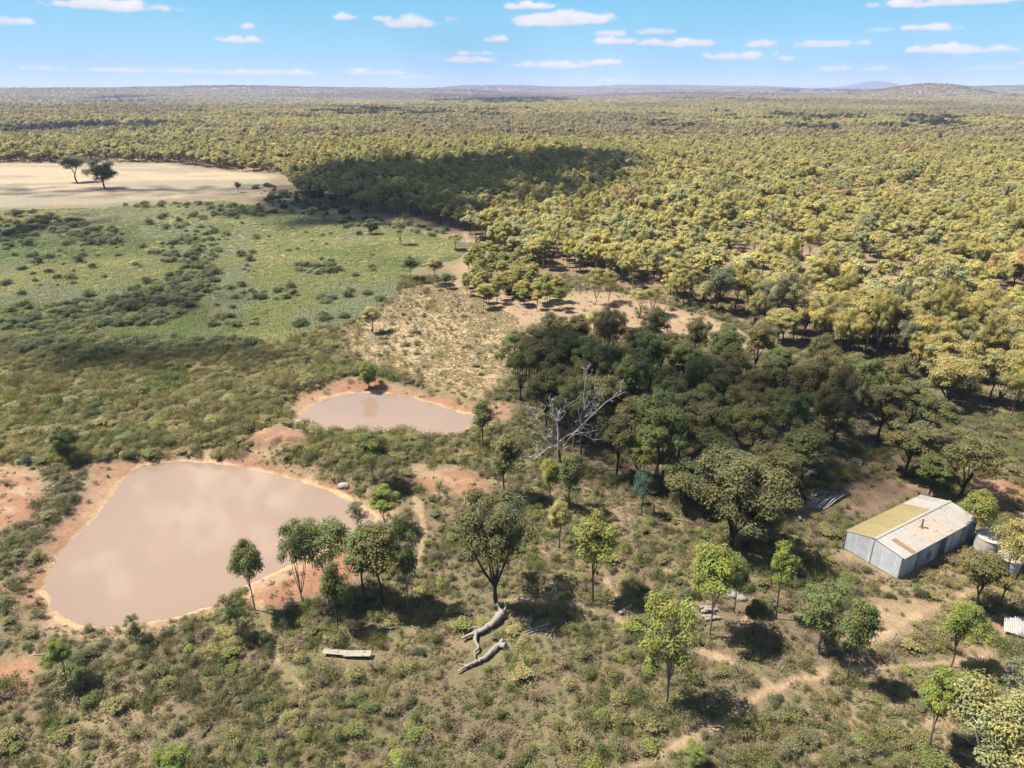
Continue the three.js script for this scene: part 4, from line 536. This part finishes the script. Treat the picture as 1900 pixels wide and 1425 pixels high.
{
  const eR = 2.75, eL = 2.3, E = G(1675, 1035, eR), E2 = G(1814, 960, eR), Lf = G(1557, 992, eL), v = V3(E2.x - E.x, 0, E2.z - E.z), len = v.length(), th = Math.atan2(-v.z, v.x); v.normalize();
  const zl = V3(Math.sin(th), 0, Math.cos(th)), wid = -zl.dot(V3(Lf.x - E.x, 0, Lf.z - E.z)), rid = 3.2, zr = -wid * 0.5;
  const shed = new THREE.Group(); shed.name = 'tin_shed'; shed.position.set(E.x, 0, E.z); shed.rotation.y = th; tag(shed, 'low corrugated-iron shed with half white, half mustard gable roof', 'shed'); scene.add(shed);
  const n = Math.round(len / 0.76), w = len / n, g = rngOf(91), pick = a => a[Math.floor(g() * a.length)];
  for (let k = 0; k < n; k++) {
    const put = (geo, m, name = 'roof_sheet') => { const o = partOf(shed, name, geo, m); o.position.set(k * w, 0, 0); return o; }, dip = (g() - 0.5) * 0.02;
    const R0 = [rid + dip, zr + 0.02], R1 = [eR + dip - 0.02, 0.16], at = t => [mix(R0[0], R1[0], t), mix(R0[1], R1[1], t)];
    if (k === 2) { put(sheet(w + 0.04, R0, R0, at(0.3), at(0.3)), roofWhite[0]); const o = put(sheet(w + 0.04, at(0.28), at(0.28), R1, R1), rust); o.position.y += 0.012; o.userData.label = 'rust-brown roof sheet'; } else { const o = put(sheet(w + 0.04, R0, R0, R1, R1), pick(roofWhite)); o.position.y += (k % 2) * 0.008; }
    const S0 = [rid + dip, zr - 0.02], S1 = [eL + dip - 0.02, -wid - 0.16], o = put(sheet(w + 0.04, S0, S0, S1, S1), k * w < len * 0.74 ? pick(roofYellow) : pick(roofWhite)); o.position.y += (k % 2) * 0.008;
    // side walls
    const door = k === 10 || k === 11, post = k === 4 || k === 16;
    const wallR = partOf(shed, door ? 'door_sheet' : 'wall_sheet', sheet(w, [0, 0], [0, 0], [eR - 0.05, 0], [eR - 0.05, 0]), door ? doorMat : post ? roofWhite[1] : pick(wallGrey)); wallR.position.set(k * w, -0.3, (k % 2) * 0.006); 
    const wallL = partOf(shed, 'wall_sheet', sheet(w, [0, 0], [0, 0], [eL - 0.03, 0], [eL - 0.03, 0]), pick(wallGrey)); wallL.position.set(k * w, -0.3, -wid);
  }
  const m = Math.round(wid / 0.76), ww = wid / m, topAt = z => z > zr ? mix(rid, eR, (z - zr) / -zr) : mix(rid, eL, (zr - z) / (wid + zr));
  for (const x of [0, len]) for (let k = 0; k < m; k++) { const z0 = -k * ww, z1 = z0 - ww, o = partOf(shed, 'wall_sheet', sheet(ww, [0, 0], [0, 0], [topAt(z0) - 0.03, 0], [topAt(z1) - 0.03, 0]), k < m / 2 ? wallGrey[1] : wallGrey[2]); o.rotation.y = Math.PI / 2; o.position.set(x - (x === 0 && k < m / 2 ? 0.03 : 0), -0.02, z0); }
  partOf(shed, 'earth_floor', boxGeo(len - 0.1, 0.1, wid - 0.1, len / 2, 0.02, -wid / 2), timber);
  const cap = new THREE.CylinderGeometry(0.12, 0.12, len + 0.1, 8, 1); cap.rotateZ(Math.PI / 2); cap.scale(1, 0.45, 1.6); cap.translate(len / 2, rid + 0.03, zr); partOf(shed, 'ridge_cap', cap, roofWhite[1]);
  const gut = new THREE.CylinderGeometry(0.07, 0.07, len, 8); gut.rotateZ(Math.PI / 2); gut.translate(len / 2, eR - 0.06, 0.2); partOf(shed, 'gutter', gut, trim);
  partOf(shed, 'corner_flashing', boxGeo(0.08, eR - 0.1, 0.08, -0.05, (eR - 0.1) / 2, 0.0), trim);
  partOf(shed, 'corner_flashing', boxGeo(0.07, rid - 0.2, 0.07, -0.06, (rid - 0.2) / 2, zr), trim);
  for (const [y, d] of [[0.5, 0.3], [1.2, 0.34], [1.9, 0.3]]) partOf(shed, 'wall_rail', boxGeo(0.9, 0.1, 0.08, 0.25, y, -wid - 0.06 - d * 0.1), timber);
  partOf(shed, 'corner_post', boxGeo(0.14, eL, 0.14, -0.02, eL / 2, -wid - 0.02), timber);
  const fx = 7.0, fz = zr * 0.62, fy = topAt(fz), pipe = new THREE.CylinderGeometry(0.09, 0.09, 1.1, 10); pipe.translate(fx, fy + 0.45, fz); const flue = partOf(shed, 'flue_pipe', pipe, plainMat([.05, .04, .035])); const hat = new THREE.ConeGeometry(0.17, 0.12, 10); hat.translate(fx, fy + 1.08, fz); partOf(flue, 'flue_cap', hat, plainMat([.05, .04, .035])); partOf(flue, 'flashing', boxGeo(0.5, 0.03, 0.5, fx, fy + 0.035, fz), rust);
  const cyl = new THREE.CapsuleGeometry(0.22, 0.75, 4, 12); cyl.translate(5.6, 1.05, 0.32); partOf(shed, 'hot_water_cylinder', cyl, whitePaint);
  const dp = new Buf(); dp.tube([V3(len - 0.05, eR - 0.15, 0.22), V3(len + 0.7, eR - 0.35, 0.5), V3(len + 1.7, 2.2, 0.6)], 0.06, 0.06, 8, [1, 1, 1]); partOf(shed, 'downpipe', dp.geo(true), whitePaint);
  partOf(shed, 'downpipe', boxGeo(0.08, eR - 0.2, 0.08, 3.4, eR / 2, 0.07), whitePaint);
}
// water tanks
function tank(px, py, dia, h, label, m, roof) { const p = onGround(px, py), t = new THREE.Group(); t.name = numbered('water_tank'); t.position.copy(p); tag(t, label, 'water tank'); const r = dia / 2;
  const body = new THREE.LatheGeometry([[0, -0.2], [r, -0.2], [r, 0.3], [r + 0.02, 0.34], [r, 0.38], [r, h * 0.6], [r + 0.02, h * 0.62], [r, h * 0.64], [r, h]].map(q => new THREE.Vector2(...q)), 36); partOf(t, 'tank_wall', body, m);
  const top = new THREE.LatheGeometry([[r + 0.06, h - 0.02], [r + 0.06, h + 0.06], [r * 0.9, h + 0.14], [r * 0.3, h + 0.38], [0.0, h + 0.42]].map(q => new THREE.Vector2(...q)), 36); const l = partOf(t, 'tank_lid', top, roof); const hatch = new THREE.CylinderGeometry(0.28, 0.3, 0.12, 16); hatch.translate(0.3, h + 0.4, 0.2); partOf(l, 'hatch', hatch, rust); scene.add(t); }
tank(1832, 1022, 3.0, 2.0, 'pale concrete water tank with domed lid at the shed corner', plainMat([.28, .26, .24], 0.85, { map: tinMap }), plainMat([.27, .245, .22], 0.85, { map: tinMap }));
tank(1868, 1062, 2.5, 2.1, 'grey iron water tank in front of the pale concrete one', wallGrey[2], roofWhite[2]);

// ---------------------------------------------------------------- the dead tree
{
  const z = onGround(1045, 880).z, b = new Buf(), char = new Buf(), g = rngOf(55), one = [1, 1, 1], P = (x, y, dz = 0) => atZ(x, y, z + dz), foot = onGround(1045, 880);
  const line = (pts, r0, r1, tw = 2, buf = b) => { const v = pts.map(([x, y, dz]) => P(x, y, dz ?? 0)); buf.tube(v, r0 * 0.8, r1 * 0.8, 5, one, 0.25); for (let k = 1; k < v.length; k++) for (let n = 0; n < tw; n++) { const d = V3().subVectors(v[k], v[k - 1]), L0 = d.length(), s = v[k - 1].clone().lerp(v[k], g()), e = s.clone().add(V3((g() - 0.5) * 2 + d.x / L0 * 0.7, g() * 1.5 + d.y / L0 * 0.4, (g() - 0.5) * 2).multiplyScalar(rr(0.7, 1.5, g))), path = bend(s, e, g, 0.4, 3); b.tube(path, r1 * 0.8 + 0.025, 0.02, 3, one); for (let q = 0; q < 2; q++) { const a = path[2], c = a.clone().add(V3((g() - 0.5) * 1.5, g() * 1.0 - 0.1, (g() - 0.5) * 1.5)); b.tube(bend(a, c, g, 0.4, 2), 0.034, 0.016, 3, one); } } };
  line([[1045, 884], [1040, 860], [1037, 835]], 0.34, 0.26, 0, char);
  line([[1036, 838], [1036, 810], [1034, 780], [1040, 760]], 0.22, 0.07, 3);
  line([[1036, 842], [1055, 815, .3], [1080, 788, .6], [1108, 762, .4], [1125, 745], [1160, 727, -.4]], 0.2, 0.05, 3);
  line([[1078, 790, .5], [1078, 770, .6], [1090, 755, .9]], 0.09, 0.03, 2);
  line([[1108, 762, .4], [1098, 745, 0], [1105, 732, -.3], [1128, 722, -.6]], 0.09, 0.03, 3);
  line([[1034, 785], [1018, 770, .3], [1008, 768, .6]], 0.08, 0.03, 2);
  line([[1034, 790], [1022, 755, -.3], [1012, 745, -.5]], 0.08, 0.03, 2);
  line([[1035, 783], [1046, 757], [1062, 745, .5]], 0.09, 0.03, 3);
  line([[1034, 815], [1006, 790, .6], [990, 775, 1], [985, 762, 1.2]], 0.09, 0.02, 3);
  line([[1032, 828], [1015, 832, 1], [1000, 845, 1.6], [988, 856, 2]], 0.12, 0.03, 5);
  line([[1030, 832], [1005, 806, 1], [985, 802, 1.4]], 0.07, 0.02, 3);
  line([[1040, 815], [1070, 800, 1], [1100, 815, 1.6], [1104, 822, 1.8]], 0.07, 0.02, 3);
  line([[1085, 760, -2], [1083, 735, -2], [1086, 705, -2], [1090, 688, -2]], 0.11, 0.03, 5);
  line([[1078, 870, -1.2], [1078, 820, -1.4], [1085, 765, -2]], 0.26, 0.12, 1, char);
  const t = new THREE.Group(); t.name = 'dead_tree'; tag(t, 'bare bleached dead tree with charred base at the grove edge', 'dead tree'); t.position.copy(foot); scene.add(t);
  const move = geo => geo.translate(-foot.x, -foot.y, -foot.z); partOf(t, 'charred_trunk', move(char.geo(true)), B.black); partOf(t, 'branches', move(b.geo(true)), plainMat([.30, .285, .27]));
}
// ---------------------------------------------------------------- fallen timber
function timberAt(name, label, cat, group, px, r0, r1, m, forks = [], lift = 0.9) { // a lying log along ground pixels; forks: [[pixels], r0, r1]
  const b = new Buf(), one = [1, 1, 1], first = onGround(...px[0]), path = list => { const v = list.map(([x, y, up]) => { const p = onGround(x, y); p.y += r0 * lift + (up ?? 0); return p.sub(first); }); return new THREE.CatmullRomCurve3(v).getPoints(Math.max(6, list.length * 4)); };
  const main = path(px), g = rngOf(px[0][0] * 7 + px[0][1]); main.forEach(p => { p.x += (g() - 0.5) * r0 * 0.3; p.z += (g() - 0.5) * r0 * 0.3; }); b.tube(main, r0, r1, 9, one, 0.4); for (const [q, s0, s1] of forks) b.tube(path(q), s0, s1, 6, one, 0.4);
  const o = new THREE.Mesh(b.geo(true), m); o.name = numbered(name); o.position.copy(first); tag(o, label, cat, group); scene.add(o); return o;
}
const logMap = tileTexture(128, (u, v) => { const k = 0.7 + 0.5 * (wrapNoise(u, v, 30, 14) - 0.5); return [k, k, k]; });
timberAt('fallen_log', 'long forked grey fallen log with root end below the spreading tree', 'log', null, [[932, 1143], [918, 1160], [900, 1172], [880, 1180], [858, 1190]], 0.46, 0.13, B.dead, [[[[884, 1178], [882, 1195], [888, 1208], [880, 1216], [882, 1226]], 0.2, 0.06], [[[930, 1146], [926, 1134], [922, 1130, 0.4]], 0.2, 0.06], [[[932, 1143], [938, 1136, .2], [936, 1132, 0.6]], 0.2, 0.05], [[[895, 1174], [880, 1172, 0.2], [868, 1176]], 0.1, 0.03]]);
timberAt('fallen_log', 'curved grey fallen log below the long forked one', 'log', null, [[938, 1204], [926, 1202], [908, 1218], [890, 1230], [868, 1240], [850, 1250]], 0.34, 0.08, B.dead, [[[[934, 1196, 0.3], [926, 1200], [915, 1212]], 0.26, 0.1], [[[875, 1237], [862, 1238], [852, 1236]], 0.1, 0.04]]);
timberAt('dead_branch', 'thin pale dead branch lying right of the long forked log', 'branch', null, [[1018, 1160], [995, 1168], [970, 1176]], 0.13, 0.08, B.dead, [[[[1016, 1168], [995, 1172], [972, 1180]], 0.11, 0.05]]);
timberAt('dead_branch', 'twisted white branch tangle among scrub beyond the fallen logs', 'branch', null, [[1018, 1172], [1022, 1184], [1026, 1192]], 0.09, 0.04, B.dead, [[[[1016, 1176, .3], [1026, 1180, .4], [1030, 1190]], 0.05, 0.02], [[[1018, 1186], [1026, 1178, .5], [1030, 1172, .7]], 0.05, 0.02]]);
timberAt('dead_branch', 'straight thin pale stick beside the small stump', 'branch', null, [[950, 1172], [965, 1163], [972, 1158]], 0.06, 0.04, B.dead);
timberAt('fallen_log', 'short pale log in the shade of the bright domed tree', 'log', null, [[1150, 1141], [1160, 1134], [1172, 1126]], 0.22, 0.16, B.dead);
timberAt('dead_branch', 'pale dead limb at the edge of the dirt track by the domed tree', 'branch', null, [[1130, 1117], [1150, 1112], [1168, 1114]], 0.12, 0.06, B.dead, [[[[1150, 1112], [1160, 1106, .3], [1168, 1105, .5]], 0.08, 0.03]]);
timberAt('fallen_log', 'long thin grey log lying below the dam trees', 'log', null, [[730, 1167], [712, 1168], [700, 1171], [680, 1176]], 0.16, 0.07, B.dead);
timberAt('dead_branch', 'thin fallen branch on the sloping red bank', 'branch', null, [[600, 1110], [570, 1113], [540, 1118]], 0.06, 0.03, B.grey);
for (let k = 0; k < 9; k++) { const x = 622 + k * 4.4, y = 1146 - (k % 3) * 5 - k; timberAt('dead_branch', 'grey dead branch in the brush heap under the dam trees', 'branch', 'brush heap under the dam trees', [[x, y], [x + 14, y - 5, 0.2 + 0.12 * (k % 3)], [x + 32 - k * 2, y - 9 + (k % 4) * 3, 0.1]], 0.07, 0.03, B.dead); }
[[1296, 1130, 1322, 1128], [1300, 1138, 1330, 1133], [1302, 1146, 1328, 1146], [1308, 1152, 1336, 1148], [1306, 1134, 1326, 1140]].forEach(([a, b, c, d], k) => timberAt('cut_log', 'pale cut log in the heap left of the bright lopsided tree', 'log', 'cut logs in the heap', [[a, b], [(a + c) / 2, (b + d) / 2, (k === 4 ? 0.3 : 0)], [c, d]], 0.19, 0.15, B.dead));
[[1246, 1082, 1262, 1086], [1250, 1078, 1264, 1080], [1244, 1084, 1256, 1076]].forEach(([a, b, c, d]) => timberAt('dead_branch', 'grey branch in the small pile beyond the sparse yellow-green tree', 'branch', 'small branch pile', [[a, b], [c, d]], 0.13, 0.08, B.grey));
timberAt('fallen_log', 'dark fallen limb lying beside the broad grey-green tree', 'log', null, [[1240, 962], [1262, 966], [1290, 972]], 0.16, 0.08, B.grey);
timberAt('dead_branch', 'pale fallen branch at the foot of the grove', 'branch', null, [[1112, 868], [1125, 868], [1138, 864]], 0.1, 0.05, B.dead);
timberAt('fence_post', 'short weathered post stump beside the cypress pine', 'post', null, [[1213, 951], [1213, 951, 1.0]], 0.12, 0.11, B.grey, [], 0);
for (const [x, y, s, t] of [[1031, 1090, 1, 'splintered grey tree stump left of the domed tree'], [983, 1152, 0.7, 'small pale tree stump beyond the long forked log']]) { const b = new Buf(), g = rngOf(x); const p = onGround(x, y); b.tube([V3(0, -0.2, 0), V3(0.02, 0.2, 0), V3(0, 0.55 * s, 0.03)], 0.5 * s, 0.3 * s, 9, [1, 1, 1]); for (let k = 0; k < 6; k++) { const f = k + g(); b.tube([V3(Math.cos(f) * 0.25 * s, 0.3 * s, Math.sin(f) * 0.25 * s), V3(Math.cos(f) * 0.3 * s, (0.6 + g() * 0.5) * s, Math.sin(f) * 0.3 * s)], 0.1 * s, 0.02, 4, [1, 1, 1]); b.tube([V3(Math.cos(f) * 0.3 * s, 0.15, Math.sin(f) * 0.3 * s), V3(Math.cos(f) * 0.95 * s, -0.05, Math.sin(f) * 0.95 * s)], 0.13 * s, 0.04, 4, [1, 1, 1]); } const o = new THREE.Mesh(b.geo(true), B.dead); o.name = numbered('tree_stump'); o.position.copy(p); tag(o, t, 'stump'); scene.add(o); }
// pole heap above the shed
{ const g = rngOf(66); for (let k = 0; k < 17; k++) { const flat = k > 14, x = flat ? 1496 : 1497 + k * 2.6 + g() * 4, y = flat ? 928 - (k - 15) * 4 : 944 - g() * 6 + k * 0.3, dx = flat ? 56 : 30 + g() * 14, dy = flat ? -9 : -22 - g() * 8; timberAt('timber_pole', flat ? 'long bleached pole lying across the top of the pole heap' : 'weathered grey pole in the heap above the shed', 'pole', 'poles heaped above the shed', [[x, y], [x + dx / 2, y + dy / 2, 0.15 + (flat ? 0.5 : (k % 4) * 0.09)], [x + dx, y + dy]], 0.085, 0.06, k % 3 ? plainMat([.16, .16, .175]) : B.dead); } }
// sheets, scrap, rocks
function flatSheet(name, label, cat, group, px, py, w, d, turn, tilt, m, up = 0.25, roll = 0) { const p = onGround(px, py), o = new THREE.Mesh(sheet(w, [0, -d / 2], [0, -d / 2], [0, d / 2], [0, d / 2], Math.max(4, Math.round(w / 0.15)), 0.02).translate(-w / 2, 0, 0), m); o.name = numbered(name); o.position.set(p.x, p.y + up, p.z); o.rotation.set(tilt, turn, roll, 'YXZ'); tag(o, label, cat, group); scene.add(o); }
const paleTin = metal([.21, .208, .206], tinMap, 0.6);
const whiteTin = metal([.20, .194, .186], tinMap2, 0.6);
flatSheet('iron_sheet', 'one of two weathered white corrugated-iron sheets lying end to end in scrub', 'metal sheet', 'white iron sheets below the dam', 625, 1216, 2.6, 0.6, -0.12, 0.1, whiteTin, 0.42); flatSheet('iron_sheet', 'one of two weathered white corrugated-iron sheets lying end to end in scrub', 'metal sheet', 'white iron sheets below the dam', 664, 1219, 2.6, 0.7, -0.04, 0.12, whiteTin, 0.45, 0.05);
flatSheet('metal_panel', 'leaning white sheet-metal panel with dark foot near the bushy bright tree', 'metal sheet', null, 1876, 1172, 1.5, 1.7, -0.5, 0.45, paleTin, 0.75); flatSheet('metal_panel', 'taller white sheet-metal panel leaning beside the other', 'metal sheet', null, 1898, 1176, 1.6, 2.0, -0.3, 0.55, paleTin, 0.8);
flatSheet('metal_panel', 'pinkish rusted sheet propped against black twin trunks', 'metal sheet', null, 1664, 862, 1.7, 1.6, 0.5, 0.7, metal([.22, .165, .155], tinMap2), 0.7);
flatSheet('metal_panel', 'grey sheet lying among scrap timber beside the pole heap', 'metal sheet', null, 1510, 878, 1.5, 1.1, 0.4, 0.15, whiteTin, 0.3); 
for (let k = 0; k < 9; k++) timberAt('timber_plank', 'grey plank in the scrap heap under the trees above the shed', 'plank', 'scrap timber heap above the shed', [[1572 + k * 2, 852 + (k % 3) * 4], [1588 + k * 1.5, 854 + (k % 4) * 3, 0.25 + 0.1 * (k % 3)], [1600 - k, 860 + (k % 3) * 3]], 0.09, 0.08, k % 2 ? B.dead : B.grey);
for (let k = 0; k < 6; k++) timberAt('timber_plank', 'grey plank in the pile half hidden by the grove', 'plank', 'plank pile at the grove edge', [[1493 + k * 3, 884 - k], [1508 + k, 874 + (k % 3) * 2, 0.3]], 0.1, 0.09, k % 2 ? B.dead : B.grey);
function rockAt(px, py, s, label, m) { const g = new THREE.IcosahedronGeometry(s, 3), p = g.attributes.position, q = onGround(px, py); for (let i = 0; i < p.count; i++) { const x = p.getX(i), y = p.getY(i), z = p.getZ(i), k = 0.7 + 0.6 * fbm(x / s * 1.5 + px, z / s * 1.5 + y / s, 3); p.setXYZ(i, x * k * 1.3, y * k * 0.7, z * k); } g.computeVertexNormals(); const o = new THREE.Mesh(g, m); o.name = numbered('rock'); o.position.set(q.x, q.y + s * 0.3, q.z); tag(o, label, 'rock'); scene.add(o); }
rockAt(638, 903, 0.6, 'pale boulder on the bank beside the large dam', plainMat([.15, .138, .128])); rockAt(1360, 1106, 0.55, 'pale rubble lump behind the bright lopsided tree', plainMat([.12, .115, .11])); rockAt(1376, 1112, 0.45, 'smaller pale rubble lump behind the bright lopsided tree', plainMat([.11, .105, .1]));
{ const p = onGround(1468, 962), s = new THREE.Shape([[-1, 0.5], [-0.8, 0], [0.8, 0], [1, 0.5], [0.92, 0.5], [0.75, 0.08], [-0.75, 0.08], [-0.92, 0.5]].map(q => new THREE.Vector2(...q))), g = new THREE.ExtrudeGeometry(s, { depth: 0.7, bevelEnabled: true, bevelSize: 0.02, bevelThickness: 0.02, bevelSegments: 1 }); const o = new THREE.Mesh(g, whiteTin); o.name = 'feed_trough'; o.position.copy(p); o.rotation.y = -0.2; tag(o, 'small pale open trough lying left of the pole heap', 'trough'); scene.add(o); }

scene.traverse(o => { if (o.isMesh) { o.castShadow = true; o.receiveShadow = true; } });


renderer.render(scene, camera);
